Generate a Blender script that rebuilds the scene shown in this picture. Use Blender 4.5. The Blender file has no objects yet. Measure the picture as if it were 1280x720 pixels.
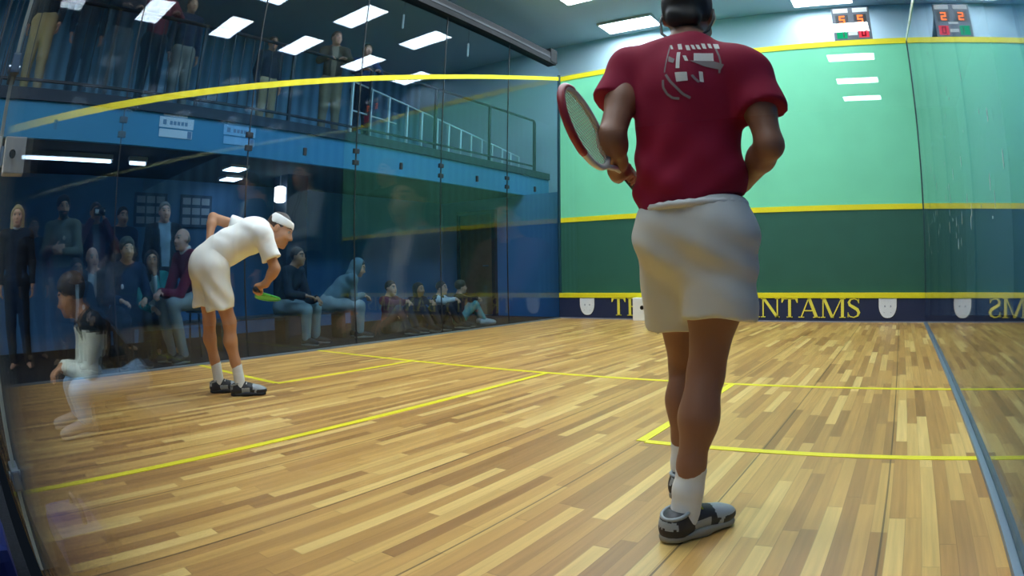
import bpy, bmesh, math, random
import numpy as np
from mathutils import Vector, Matrix
random.seed(7)
SC = bpy.context.scene
COL = SC.collection
PI = math.pi
V = lambda *a: np.array(a, float)
def unit(a):
    a = np.asarray(a, float); return a / max(np.linalg.norm(a), 1e-9)

# ------------------------------------------------------------------ materials
def srgb(h):
    h = h.lstrip('#'); c = [int(h[i:i+2], 16) / 255 for i in (0, 2, 4)]
    return tuple(x / 12.92 if x <= .04045 else ((x + .055) / 1.055) ** 2.4 for x in c) + (1,)
_M = {}
def mat(name, col='', rough=.6, spec=.5, var=.0, scale=20, metal=0, coat=0):
    if name in _M: return _M[name]
    m = bpy.data.materials.new(name); m.use_nodes = True; nt = m.node_tree
    b = nt.nodes['Principled BSDF']; c = srgb(col)
    b.inputs['Base Color'].default_value = c; b.inputs['Roughness'].default_value = rough
    b.inputs['Specular IOR Level'].default_value = spec; b.inputs['Metallic'].default_value = metal
    b.inputs['Coat Weight'].default_value = coat
    if var:
        tc = nt.nodes.new('ShaderNodeTexCoord'); n = nt.nodes.new('ShaderNodeTexNoise'); n.inputs['Scale'].default_value = scale
        n.inputs['Detail'].default_value = 4
        r = nt.nodes.new('ShaderNodeValToRGB')
        r.color_ramp.elements[0].position = .3; r.color_ramp.elements[1].position = .7
        r.color_ramp.elements[0].color = tuple(x * (1 - var) for x in c[:3]) + (1,)
        r.color_ramp.elements[1].color = tuple(min(1, x * (1 + var)) for x in c[:3]) + (1,)
        nt.links.new(tc.outputs['Object'], n.inputs['Vector']); nt.links.new(n.outputs['Fac'], r.inputs['Fac'])
        nt.links.new(r.outputs['Color'], b.inputs['Base Color'])
    _M[name] = m; return m
def emit(name, col='', s=1.):
    if name in _M: return _M[name]
    m = bpy.data.materials.new(name); m.use_nodes = True; nt = m.node_tree; nt.nodes.clear()
    e = nt.nodes.new('ShaderNodeEmission'); o = nt.nodes.new('ShaderNodeOutputMaterial')
    e.inputs[0].default_value = srgb(col); e.inputs[1].default_value = s
    nt.links.new(e.outputs[0], o.inputs[0]); _M[name] = m; return m
def glass(name, tint, f0=.045):
    """thin architectural glass: clear (tinted) straight-through light plus a mirror whose strength grows at grazing angles"""
    m = bpy.data.materials.new(name); m.use_nodes = True; nt = m.node_tree; nt.nodes.clear(); N = nt.nodes.new; L = nt.links.new
    o = N('ShaderNodeOutputMaterial'); mix = N('ShaderNodeMixShader'); t = N('ShaderNodeBsdfTransparent'); g = N('ShaderNodeBsdfGlossy')
    g.inputs['Roughness'].default_value = 0; g.inputs['Color'].default_value = (1, 1, 1, 1)
    t.inputs['Color'].default_value = tuple(tint) + (1,)
    geo = N('ShaderNodeNewGeometry'); dot = N('ShaderNodeVectorMath'); dot.operation = 'DOT_PRODUCT'
    L(geo.outputs['Normal'], dot.inputs[0]); L(geo.outputs['Incoming'], dot.inputs[1])
    def M(op, a, b=None):
        n = N('ShaderNodeMath'); n.operation = op
        for i, x in enumerate((a, b)):
            if x is None: continue
            if isinstance(x, (int, float)): n.inputs[i].default_value = x
            else: L(x, n.inputs[i])
        return n.outputs[0]
    c = M('ABSOLUTE', dot.outputs['Value']); p = M('POWER', M('SUBTRACT', 1.0, c), 5.0)
    f = M('ADD', M('MULTIPLY', p, 1 - f0), f0)
    L(f, mix.inputs[0]); L(t.outputs[0], mix.inputs[1]); L(g.outputs[0], mix.inputs[2]); L(mix.outputs[0], o.inputs[0])
    return m
def plank_mat():
    m = bpy.data.materials.new('court_planks'); m.use_nodes = True; nt = m.node_tree; N = nt.nodes.new; L = nt.links.new
    b = nt.nodes['Principled BSDF']; b.inputs['Roughness'].default_value = .34; b.inputs['Specular IOR Level'].default_value = .35
    tc = N('ShaderNodeTexCoord'); sp = N('ShaderNodeSeparateXYZ'); L(tc.outputs['Object'], sp.inputs[0])
    def M(op, a, b=None, c=None):
        n = N('ShaderNodeMath'); n.operation = op
        for i, x in enumerate((a, b, c)):
            if x is None: continue
            if isinstance(x, (int, float)): n.inputs[i].default_value = x
            else: L(x, n.inputs[i])
        return n.outputs[0]
    xr = M('DIVIDE', sp.outputs[0], .057); row = M('FLOOR', xr); fx = M('FRACT', xr)
    w1 = N('ShaderNodeTexWhiteNoise'); w1.noise_dimensions = '1D'; L(row, w1.inputs['W'])
    ln = M('ADD', .55, M('MULTIPLY', w1.outputs['Value'], .55))
    yr = M('ADD', M('DIVIDE', sp.outputs[1], ln), M('MULTIPLY', w1.outputs['Value'], 37.0)); pc = M('FLOOR', yr); fy = M('FRACT', yr)
    cb = N('ShaderNodeCombineXYZ'); L(row, cb.inputs[0]); L(pc, cb.inputs[1])
    w2 = N('ShaderNodeTexWhiteNoise'); w2.noise_dimensions = '2D'; L(cb.outputs[0], w2.inputs['Vector'])
    r = N('ShaderNodeValToRGB'); cr = r.color_ramp; L(w2.outputs['Value'], r.inputs['Fac'])
    for i, (p, c) in enumerate([(0, '#a0743f'), (.1, '#ad8047'), (.25, '#b88a4c'), (.5, '#c69853'), (.75, '#cfa35c'), (.9, '#dab267'), (1, '#e6c277')]):
        e = cr.elements[i] if i < 2 else cr.elements.new(p)
        e.position = p; e.color = srgb(c)
    mp = N('ShaderNodeMapping'); mp.inputs['Scale'].default_value = (60, 2.2, 1); L(tc.outputs['Object'], mp.inputs['Vector'])
    ad = N('ShaderNodeVectorMath'); ad.operation = 'ADD'; sc = N('ShaderNodeVectorMath'); sc.operation = 'SCALE'; L(w2.outputs['Color'], sc.inputs[0]); sc.inputs['Scale'].default_value = 9
    L(mp.outputs[0], ad.inputs[0]); L(sc.outputs[0], ad.inputs[1])
    nz = N('ShaderNodeTexNoise'); nz.inputs['Scale'].default_value = 1; nz.inputs['Detail'].default_value = 3; L(ad.outputs[0], nz.inputs['Vector'])
    g = M('ADD', .72, M('MULTIPLY', nz.outputs['Fac'], .56))
    seam = M('MULTIPLY', M('GREATER_THAN', fx, .035), M('GREATER_THAN', fy, .004))
    # wider expansion gaps every 0.6 m
    x6 = M('FRACT', M('DIVIDE', M('ADD', sp.outputs[0], .036), .6)); gap = M('GREATER_THAN', x6, .012)
    k = M('MULTIPLY', g, M('MULTIPLY', M('ADD', .72, M('MULTIPLY', seam, .28)), M('ADD', .35, M('MULTIPLY', gap, .65))))
    mx = N('ShaderNodeMix'); mx.data_type = 'RGBA'; mx.blend_type = 'MULTIPLY'; mx.inputs['Factor'].default_value = 1
    L(r.outputs['Color'], mx.inputs['A']); L(k, mx.inputs['B']); L(mx.outputs['Result'], b.inputs['Base Color'])
    return m
def panel_mat(name, col, period):
    """painted boarding with vertical grooves along y"""
    m = mat(name, col, .7); nt = m.node_tree; N = nt.nodes.new; L = nt.links.new; b = nt.nodes['Principled BSDF']
    tc = N('ShaderNodeTexCoord'); w = N('ShaderNodeTexWave'); w.wave_type = 'BANDS'; w.bands_direction = 'Y'; w.inputs['Scale'].default_value = period
    w.inputs['Distortion'].default_value = .6; L(tc.outputs['Object'], w.inputs['Vector'])
    r = N('ShaderNodeValToRGB'); c = srgb(col); r.color_ramp.elements[0].color = tuple(x * .7 for x in c[:3]) + (1,); r.color_ramp.elements[1].color = tuple(x * 1.25 for x in c[:3]) + (1,)
    L(w.outputs['Fac'], r.inputs['Fac']); L(r.outputs['Color'], b.inputs['Base Color'])
    return m

# ------------------------------------------------------------------ objects
def tag(o, label=None, cat=None, group=None, kind=None):
    if label: o['label'] = label
    if cat: o['category'] = cat
    if group: o['group'] = group
    if kind: o['kind'] = kind
    return o
def empty(name, loc=(0, 0, 0), rz=0, **k):
    o = bpy.data.objects.new(name, None); COL.objects.link(o); o.location = loc; o.rotation_euler = (0, 0, rz); o.empty_display_size = .1
    return tag(o, **k)
def link(name, me, ms=None, parent=None, loc=None, **k):
    o = bpy.data.objects.new(name, me); COL.objects.link(o)
    if ms is not None:
        for m in (ms if isinstance(ms, (list, tuple)) else [ms]): me.materials.append(m)
    if parent: o.parent = parent
    if loc is not None: o.location = loc
    return tag(o, **k)
class MB:
    """collects shapes into one bmesh"""
    def __init__(s): s.b = bmesh.new()
    def box(s, x0, x1, y0, y1, z0, z1, bev=0):
        r = bmesh.ops.create_cube(s.b, size=1); vs = r['verts']
        for v in vs: v.co = Vector(((x0 + x1) / 2 + v.co.x * (x1 - x0), (y0 + y1) / 2 + v.co.y * (y1 - y0), (z0 + z1) / 2 + v.co.z * (z1 - z0)))
        if bev:
            es = list({e for v in vs for e in v.link_edges}); bmesh.ops.bevel(s.b, geom=es, offset=bev, segments=2, affect='EDGES', profile=.7)
        return s
    def tube(s, pts, r, n=10, closed=False, taper=None):
        pts = [Vector(p) for p in pts]; m = len(pts); rings = []
        up = Vector((0, 0, 1))
        for i, p in enumerate(pts):
            a = pts[(i - 1) % m] if (closed or i > 0) else p; c = pts[(i + 1) % m] if (closed or i < m - 1) else p
            d = (c - a).normalized()
            if i == 0:
                x = d.orthogonal().normalized()
            else:
                x = (x - d * x.dot(d)).normalized()
            y = d.cross(x); rr = r if taper is None else taper[i]
            rings.append([s.b.verts.new(p + (x * math.cos(t) + y * math.sin(t)) * rr) for t in [2 * PI * k / n for k in range(n)]])
        for i in range(m if closed else m - 1):
            A, B = rings[i], rings[(i + 1) % m]
            sh = 0
            if closed and i == m - 1:
                sh = min(range(n), key=lambda q: (A[0].co - B[q].co).length)
            for k in range(n): s.b.faces.new((A[k], A[(k + 1) % n], B[(k + 1 + sh) % n], B[(k + sh) % n]))
        if not closed:
            s.b.faces.new(rings[0][::-1]); s.b.faces.new(rings[-1])
        return s
    def cyl(s, a, b, r, n=20): return s.tube([a, b], r, n)
    def prism(s, poly, f, g=None):
        """poly: 2-D outline; f maps (u, v, w) to 3-D, extruded from w=0 to w=1"""
        a = [s.b.verts.new(f(u, v, 0)) for u, v in poly]; c = [s.b.verts.new(f(u, v, 1)) for u, v in poly]
        s.b.faces.new(a); s.b.faces.new(c[::-1]); n = len(poly)
        for i in range(n): s.b.faces.new((a[i], c[i], c[(i + 1) % n], a[(i + 1) % n]))
        return s
    def done(s, name, m=None, parent=None, smooth=False, loc=None, **k):
        bmesh.ops.recalc_face_normals(s.b, faces=s.b.faces[:])
        me = bpy.data.meshes.new(name); s.b.to_mesh(me); s.b.free()
        if smooth: me.polygons.foreach_set('use_smooth', [True] * len(me.polygons))
        return link(name, me, m, parent, loc, **k)

# ------------------------------------------------------------------ smooth solids (distance fields -> one continuous mesh)
class SDF:
    def __init__(s): s.p = []
    def cone(s, a, b, ra, rb, k=.025, flat=None, cuts=(), op='u'):
        s.p.append(('c', np.asarray(a, float), np.asarray(b, float), ra, rb, k, flat, cuts, op)); return s
    def chain(s, pts, rs, k=.025, **q):
        for i in range(len(pts) - 1): s.cone(pts[i], pts[i+1], rs[i], rs[i+1], k, **q)
        return s
    def ell(s, c, rad, ax=None, k=.025, cuts=(), op='u'):
        s.p.append(('e', np.asarray(c, float), np.asarray(rad, float), np.eye(3) if ax is None else np.array(ax, float), k, cuts, op)); return s
    def bounds(s):
        lo = np.full(3, 1e9); hi = -lo
        for q in s.p:
            a, b = s.pb(q)
            if q[-1] == 'u': lo = np.minimum(lo, a); hi = np.maximum(hi, b)
        return lo, hi
    def pb(s, q):
        if q[0] == 'c':
            r = max(q[3], q[4]) * (q[6][1] if q[6] and q[6][1] > 1 else 1); return np.minimum(q[1], q[2]) - r, np.maximum(q[1], q[2]) + r
        e = np.abs(q[3].T) @ q[2]; return q[1] - e, q[1] + e
    def mesh(s, h, warp=None, smooth=1):
        lo, hi = s.bounds(); lo = lo - 3 * h; hi = hi + 3 * h
        n = np.ceil((hi - lo) / h).astype(int) + 1
        ax = [lo[i] + h * np.arange(n[i]) for i in range(3)]
        f = np.full(n, 1.0, np.float32)
        for q in s.p:
            k = q[5] if q[0] == 'c' else q[4]; op = q[-1]; cuts = q[-2]
            a, b = s.pb(q); m = k + 3 * h
            i0 = np.maximum(0, np.floor((a - m - lo) / h).astype(int)); i1 = np.minimum(n, np.ceil((b + m - lo) / h).astype(int) + 1)
            if (i1 <= i0).any(): continue
            X = ax[0][i0[0]:i1[0]][:, None, None]; Y = ax[1][i0[1]:i1[1]][None, :, None]; Z = ax[2][i0[2]:i1[2]][None, None, :]
            if q[0] == 'c':
                A, B = q[1], q[2]; ba = B - A; bb = max(ba @ ba, 1e-12)
                px, py, pz = X - A[0], Y - A[1], Z - A[2]
                t = np.clip((px * ba[0] + py * ba[1] + pz * ba[2]) / bb, 0, 1)
                qx, qy, qz = px - t * ba[0], py - t * ba[1], pz - t * ba[2]
                if q[6]:
                    w, fl = q[6]; w = unit(w); dn = (qx * w[0] + qy * w[1] + qz * w[2]) * (1 / fl - 1)
                    qx = qx + dn * w[0]; qy = qy + dn * w[1]; qz = qz + dn * w[2]
                d = np.sqrt(qx * qx + qy * qy + qz * qz) - (q[3] + (q[4] - q[3]) * t)
                if q[6] and q[6][1] < 1: d = d * (.5 + .5 * q[6][1])
            else:
                c, r, R = q[1], q[2], q[3]; px, py, pz = X - c[0], Y - c[1], Z - c[2]
                u = [(px * R[i][0] + py * R[i][1] + pz * R[i][2]) / r[i] for i in range(3)]
                k0 = np.sqrt(u[0]**2 + u[1]**2 + u[2]**2); k1 = np.sqrt((u[0]/r[0])**2 + (u[1]/r[1])**2 + (u[2]/r[2])**2)
                d = k0 * (k0 - 1) / np.maximum(k1, 1e-6)
            for (cp, cn) in cuts:
                cn = unit(cn); d = np.maximum(d, (X - cp[0]) * cn[0] + (Y - cp[1]) * cn[1] + (Z - cp[2]) * cn[2])
            sl = (slice(i0[0], i1[0]), slice(i0[1], i1[1]), slice(i0[2], i1[2])); F = f[sl]
            if op == 'u':
                hh = np.clip(.5 + .5 * (d - F) / k, 0, 1); f[sl] = d + (F - d) * hh - k * hh * (1 - hh)
            elif op == 's':
                d = -d; hh = np.clip(.5 - .5 * (d - F) / k, 0, 1); f[sl] = d + (F - d) * hh + k * hh * (1 - hh)
        if warp is not None: f = f + warp(ax[0][:, None, None], ax[1][None, :, None], ax[2][None, None, :])
        return surfnet(f, lo, h, smooth)
def surfnet(f, o, h, smooth):
    s = f < 0
    cs = np.zeros(np.array(f.shape) - 1, np.int8)
    offs = [(i, j, k) for i in (0, 1) for j in (0, 1) for k in (0, 1)]
    sh = cs.shape
    for i, j, k in offs: cs += s[i:i+sh[0], j:j+sh[1], k:k+sh[2]]
    I = np.argwhere((cs > 0) & (cs < 8)); N = len(I)
    idx = np.full(sh, -1, np.int64); idx[I[:, 0], I[:, 1], I[:, 2]] = np.arange(N)
    fv = np.stack([f[I[:, 0]+i, I[:, 1]+j, I[:, 2]+k] for i, j, k in offs], 1).astype(float)
    P = np.zeros((N, 3)); C = np.zeros(N)
    for a in range(8):
        for b in range(a + 1, 8):
            A, B = np.array(offs[a]), np.array(offs[b])
            if np.abs(A - B).sum() != 1: continue
            m = (fv[:, a] < 0) != (fv[:, b] < 0); t = np.where(m, fv[:, a] / np.where(m, fv[:, a] - fv[:, b], 1), 0)
            P += m[:, None] * (A + t[:, None] * (B - A)); C += m
    co = o + h * (I + P / np.maximum(C, 1)[:, None])
    Q = []
    for ax in range(3):
        u, v = [(1, 2), (2, 0), (0, 1)][ax]
        a = [slice(None)] * 3; b = [slice(None)] * 3; a[ax] = slice(0, -1); b[ax] = slice(1, None)
        sa, sb = s[tuple(a)], s[tuple(b)]
        E = np.argwhere(sa != sb)
        if len(E) == 0: continue
        E = E[(E[:, u] > 0) & (E[:, v] > 0) & (E[:, u] < f.shape[u] - 1) & (E[:, v] < f.shape[v] - 1)]
        ins = s[E[:, 0], E[:, 1], E[:, 2]]
        def cell(du, dv):
            c = E.copy(); c[:, u] += du; c[:, v] += dv; return idx[c[:, 0], c[:, 1], c[:, 2]]
        q = np.stack([cell(-1, -1), cell(0, -1), cell(0, 0), cell(-1, 0)], 1)
        q[~ins] = q[~ins][:, ::-1]; Q.append(q)
    Q = np.concatenate(Q); Q = Q[(Q >= 0).all(1)]
    for _ in range(smooth):
        acc = np.zeros_like(co); cnt = np.zeros(N)
        for i in range(4):
            a, b = Q[:, i], Q[:, (i + 1) % 4]
            for d in range(3): acc[:, d] += np.bincount(a, co[b, d], N) + np.bincount(b, co[a, d], N)
            cnt += np.bincount(a, minlength=N) + np.bincount(b, minlength=N)
        co = .5 * co + .5 * acc / np.maximum(cnt, 1)[:, None]
    return co, Q
def tomesh(name, co, Q, matidx=None):
    me = bpy.data.meshes.new(name)
    me.vertices.add(len(co)); me.vertices.foreach_set('co', co.astype(np.float32).ravel())
    me.loops.add(Q.size); me.loops.foreach_set('vertex_index', Q.astype(np.int32).ravel())
    me.polygons.add(len(Q)); me.polygons.foreach_set('loop_start', np.arange(0, Q.size, 4, dtype=np.int32))
    me.polygons.foreach_set('use_smooth', np.ones(len(Q), bool))
    if matidx is not None: me.polygons.foreach_set('material_index', matidx.astype(np.int32))
    me.update(calc_edges=True); me.validate(); return me
def sobj(name, S, h, ms, parent, fn=None, warp=None, origin=None, smooth=1, **k):
    co, Q = S.mesh(h, warp, smooth)
    if origin is not None: co = co - origin
    mi = None
    if fn is not None: mi = fn(co[Q].mean(1) + (0 if origin is None else origin))
    return link(name, tomesh(name, co, Q, mi), ms, parent, **k)
def folds(amp, fx, fy, fz, ph=0.):
    def w(X, Y, Z):
        return amp * np.sin(X * fx + Y * fy * .7 + Z * fz + 1.6 * np.sin(X * fx * .43 - Z * fz * .6 + ph)) * (.6 + .4 * np.sin(Y * fy + Z * 9 + X * 7 + ph))
    return w

# ------------------------------------------------------------------ people
def hand(B, wr, d, n, th, curl=.35, s=1., k=.007, spread=1.):
    """palm, four unequal jointed fingers and a thumb; d = along the forearm, n = the way the palm faces, th = thumb side"""
    d, n, th = unit(d), unit(n), unit(th)
    B.cone(wr - d * .01, wr + d * .078 * s, .029 * s, .038 * s, .012, flat=(n, .44))
    for i, (ln, back) in enumerate(((.070, .004), (.079, 0), (.073, .004), (.056, .013))):
        p = wr + d * (.086 - back) * s + th * (.029 - .0195 * i) * spread * s; a = curl * .5
        for j, fr in enumerate((.45, .31, .24)):
            dd = d * math.cos(a) + n * math.sin(a) + th * (.06 * (1.5 - i)) * spread * .5
            q = p + unit(dd) * ln * fr * s
            B.cone(p, q, (.0094 - .0006 * j) * s, (.0088 - .0007 * j) * s, k); p = q; a += curl * (1.0 if j == 0 else .8)
    p = wr + d * .022 * s + th * .026 * s; q = p + unit(th * .75 + d * .6 + n * .35) * .046 * s
    B.cone(p, q, .0135 * s, .0105 * s, .01); B.cone(q, q + unit(d * .85 + th * .2 + n * .45) * .033 * s, .0102 * s, .0085 * s, k)
def grip(B, P, a, m, rad, s=1.):
    """a hand closed round a handle: P on the axis, a = axis towards the head, m = from the axis to the palm"""
    a = unit(a); m = unit(m - a * np.dot(m, a)); t = np.cross(a, m)
    B.cone(P + m * (rad + .014) - a * .035, P + m * (rad + .014) + a * .035, .026 * s, .028 * s, .012, flat=(m, .6))
    for i in range(4):
        c = P + a * (.034 - .023 * i); pts = []
        for j in range(5):
            w = math.radians(-35 - 48 * j); R = rad + .009
            pts.append(c + (m * math.cos(w) + t * math.sin(w)) * R)
        B.chain(pts, [.0100, .0098, .0094, .009, .0082], .006)
    c = P + a * .03; pts = [c + (m * math.cos(w) + t * math.sin(w)) * (rad + .011) + a * z for w, z in ((.5, -.03), (1.2, 0), (1.9, .014), (2.5, .018))]
    B.chain(pts, [.014, .0125, .011, .0095], .008)
def head_frame(J):
    f = unit(J['hf']); u = unit(J['hu'] - f * np.dot(J['hu'], f)); return np.cross(f, u), f, u
def body_sdf(J, st):
    B = SDF(); r, f, u = head_frame(J); c = J['hc']; g = J.get('hs', 1.); A = np.stack([r, f, u]); s = J.get('s', 1.)
    P = lambda x, y, z: c + (r * x + f * y + u * z) * g
    E = lambda p, rad, k, **q: B.ell(p, np.array(rad) * g, A, k, **q)
    tf = J['tf']; sp = unit(J['chest'] - J['pel']); hw = st.get('bulk', 1.) * s
    # trunk
    B.cone(J['pel'], J['waist'], .128 * hw, .118 * hw, .05, flat=(tf, .74)); B.cone(J['waist'], J['chest'], .118 * hw, .146 * hw, .05, flat=(tf, .7))
    B.cone(J['shL'] * .9 + J['shR'] * .1, J['shL'] * .1 + J['shR'] * .9, .056 * s, .056 * s, .05)
    for q in 'LR':
        o = J['sh' + q]; B.cone(J['neck'] + sp * .015, o, .046 * s, .05 * s, .04)
        B.cone(J['pel'] * .5 + J['hip' + q] * .5, J['hip' + q], .1 * hw, .09 * s, .05)
        e, w = J['elb' + q], J['wr' + q]
        B.chain([o, o * .5 + e * .5, e], [.053 * s, .046 * s, .039 * s], .03)
        B.chain([e, e * .7 + w * .3, w], [.039 * s, .041 * s, .026 * s], .02)
        h, kn, an = J['hip' + q], J['knee' + q], J['ank' + q]
        sh = unit(an - kn); side = np.cross(unit(kn - h) + sh * .001, sh); bk = J.get('calfb' + q, -tf)
        B.chain([h, h * .5 + kn * .5, kn], [.088 * s, .074 * s, .053 * s], .04)
        B.chain([kn, kn * .7 + an * .3 + bk * .018, kn * .35 + an * .65 + bk * .006, an], [.052 * s, .054 * s, .04 * s, .034 * s], .03)
        ft, fu = unit(J['foot' + q]), J.get('fup' + q, V(0, 0, 1))
        B.cone(an - ft * .03 - fu * .03, an + ft * .14 - fu * .058, .036 * s, .022 * s, .02)
        if J.get('grip' + q) is not None:
            P_, a_, m_, rad = J['grip' + q]; grip(B, P_, a_, m_, rad, s)
        else:
            d, n = J['hd' + q], J['hn' + q]; th = np.cross(d, n) if q == 'R' else np.cross(n, d)
            hand(B, w, d, n, th, J.get('curl' + q, .3), s)
    # head
    B.cone(c - u * .055 * g - f * .016 * g, J['neck'], .052 * g, .057 * s, .03)
    E(P(0, -.012, .025), (.076, .097, .0925), .02); E(P(0, .03, -.03), (.06, .066, .078), .03); E(P(0, .036, -.075), (.05, .052, .04), .025)
    E(P(0, .077, -.1), (.019, .016, .016), .02)
    B.cone(P(-.034, .082, .033), P(.034, .082, .033), .011 * g, .011 * g, .02)
    for x in (-1, 1):
        E(P(x * .032, .103, .012), (.017, .02, .012), .012, op='s'); E(P(x * .031, .0775, .012), (.0135,) * 3, .003)
        E(P(x * .013, .099, -.033), (.009, .011, .008), .008); E(P(x * .078, -.006, -.003), (.01, .02, .031), .01)
        E(P(x * .042, .062, -.03), (.022, .022, .02), .03)
    B.cone(P(0, .09, .014), P(0, .113, -.028), .008 * g, .0125 * g, .01)
    E(P(0, .092, -.061), (.023, .011, .006), .006); E(P(0, .089, -.073), (.02, .012, .007), .006)
    eye = [P(x * .031, .0775, .012) for x in (-1, 1)]
    def zone(q):
        m = np.zeros(len(q), int); L = (q - c) @ A.T / g
        b = (np.abs(L[:, 2] - .040 + np.abs(np.abs(L[:, 0]) - .03) * .15) < .0065) & (np.abs(np.abs(L[:, 0]) - .032) < .019) & (L[:, 1] > .06); m[b] = 2
        if st.get('beard'): m[(L[:, 1] > .02) & (L[:, 2] < -.045) & (L[:, 2] > -.15)] = 2
        m[(np.abs(L[:, 2] + .067) < .009) & (np.abs(L[:, 0]) < .02) & (L[:, 1] > .07)] = 1
        for e in eye:
            d = np.linalg.norm(q - e, axis=1); m[(d < .0152 * g)] = 3; F = e + f * .0135 * g; m[np.linalg.norm(q - F, axis=1) < .0088 * g] = 4
        return m
    return B, zone, (r, f, u, c, g, A, P)
SKIN = {'light': '#d0a083', 'tan': '#b98a68', 'brown': '#8d5f45', 'pink': '#d6a28e'}
def shoe(root, an, ft, fu, col, sole, lace, h=.009, big=1., accent=None):
    ft, fu = unit(ft), unit(fu); sd = np.cross(ft, fu)
    A = np.stack([sd, ft, fu]); g = an - fu * .088 * big; P = lambda x, y, z: g + (sd * x + ft * y + fu * z) * big
    S = SDF(); top = [(P(0, -.02, .092), fu * .95 + ft * -.3), (P(0, 0, .012), -fu)]
    S.cone(P(0, -.035, .095), P(0, -.04, .035), .04 * big, .043 * big, .02, cuts=top)
    S.cone(P(0, -.03, .05), P(0, .13, .038), .046 * big, .042 * big, .03, flat=(fu, .9), cuts=[(P(0, 0, .012), -fu)])
    S.ell(P(0, .15, .034), np.array((.047, .06, .032)) * big, A, .02, cuts=[(P(0, 0, .012), -fu)])
    S.cone(P(0, .03, .07), P(0, .1, .05), .034 * big, .03 * big, .02)
    def z(q):
        L = ((q - g) @ A.T) / big; m = np.zeros(len(q), int)
        m[(L[:, 1] > .01) & (L[:, 1] < .075) & (np.abs(L[:, 2] - .04) < .017) & (np.abs(L[:, 0]) > .02)] = 1
        m[(L[:, 1] > .10) & (L[:, 2] > .045)] = 1; m[(np.abs(L[:, 1] - .105 - L[:, 2] * .4) < .008) & (L[:, 2] < .05)] = 1
        m[(L[:, 1] < -.06) & (np.abs(L[:, 2] - .06) < .012)] = 1
        return m
    o = sobj('shoe', S, h, [col, accent or col], root, z)
    MB().tube([P(.043 * math.cos(t), -.033 + .042 * math.sin(t), .0885 + .012 * math.sin(t)) for t in [2 * PI * i / 20 for i in range(20)]], .0065 * big, 8, closed=True).done('ankle_rim', accent or col, o, True) if lace is not None else None
    T = SDF(); T.cone(P(0, -.04, .012), P(.004, .05, .012), .046 * big, .043 * big, .02, cuts=[(P(0, 0, .024), fu), (P(0, 0, .0), -fu)])
    T.cone(P(.004, .05, .012), P(0, .15, .012), .043 * big, .05 * big, .02, cuts=[(P(0, 0, .024), fu), (P(0, 0, .0), -fu)])
    sobj('sole', T, min(h, .008), sole, o)
    if lace is not None:
        m = MB()
        for i in range(5):
            y = .03 + .02 * i; zz = .108 - .011 * i; m.tube([P(-.028, y, zz - .012), P(0, y + .004, zz), P(.028, y, zz - .012)], .0042 * big, 6)
        m.done('laces', lace, o, True)
    return o
def hair_obj(root, H, st, m, h=.012):
    r, f, u, c, g, A, P = H; k = st['hair']; S = SDF()
    if k == 'bald':
        n = unit(f * .9 + u * .55); cuts = [(P(0, -.02, .0), n)]
        S.ell(P(0, -.014, .015), np.array((.083, .102, .082)) * g, A, .02, cuts=cuts + [(P(0, 0, -.06), -u), (P(0, 0, .045), u)])
    else:
        n = unit(f * .8 - u * .62); S.ell(P(0, -.014, .034), np.array((.084, .104, .097)) * g, A, .02, cuts=[(P(0, .045, .045), n)] + ([] if k == 'long' else [(P(0, 0, -.075), -u)]))
        if k == 'long':
            for x in (-1, 1): S.cone(P(x * .06, -.03, .03), P(x * .075, -.01, -.2), .04 * g, .034 * g, .04)
            S.cone(P(0, -.07, .03), P(0, -.07, -.22), .062 * g, .06 * g, .05)
        if k == 'thick': S.ell(P(0, -.02, .06), np.array((.09, .105, .085)) * g, A, .03, cuts=[(P(0, .055, .045), n)])
    return sobj('hair', S, h, m, root, warp=folds(.003, 90, 70, 60))
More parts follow.
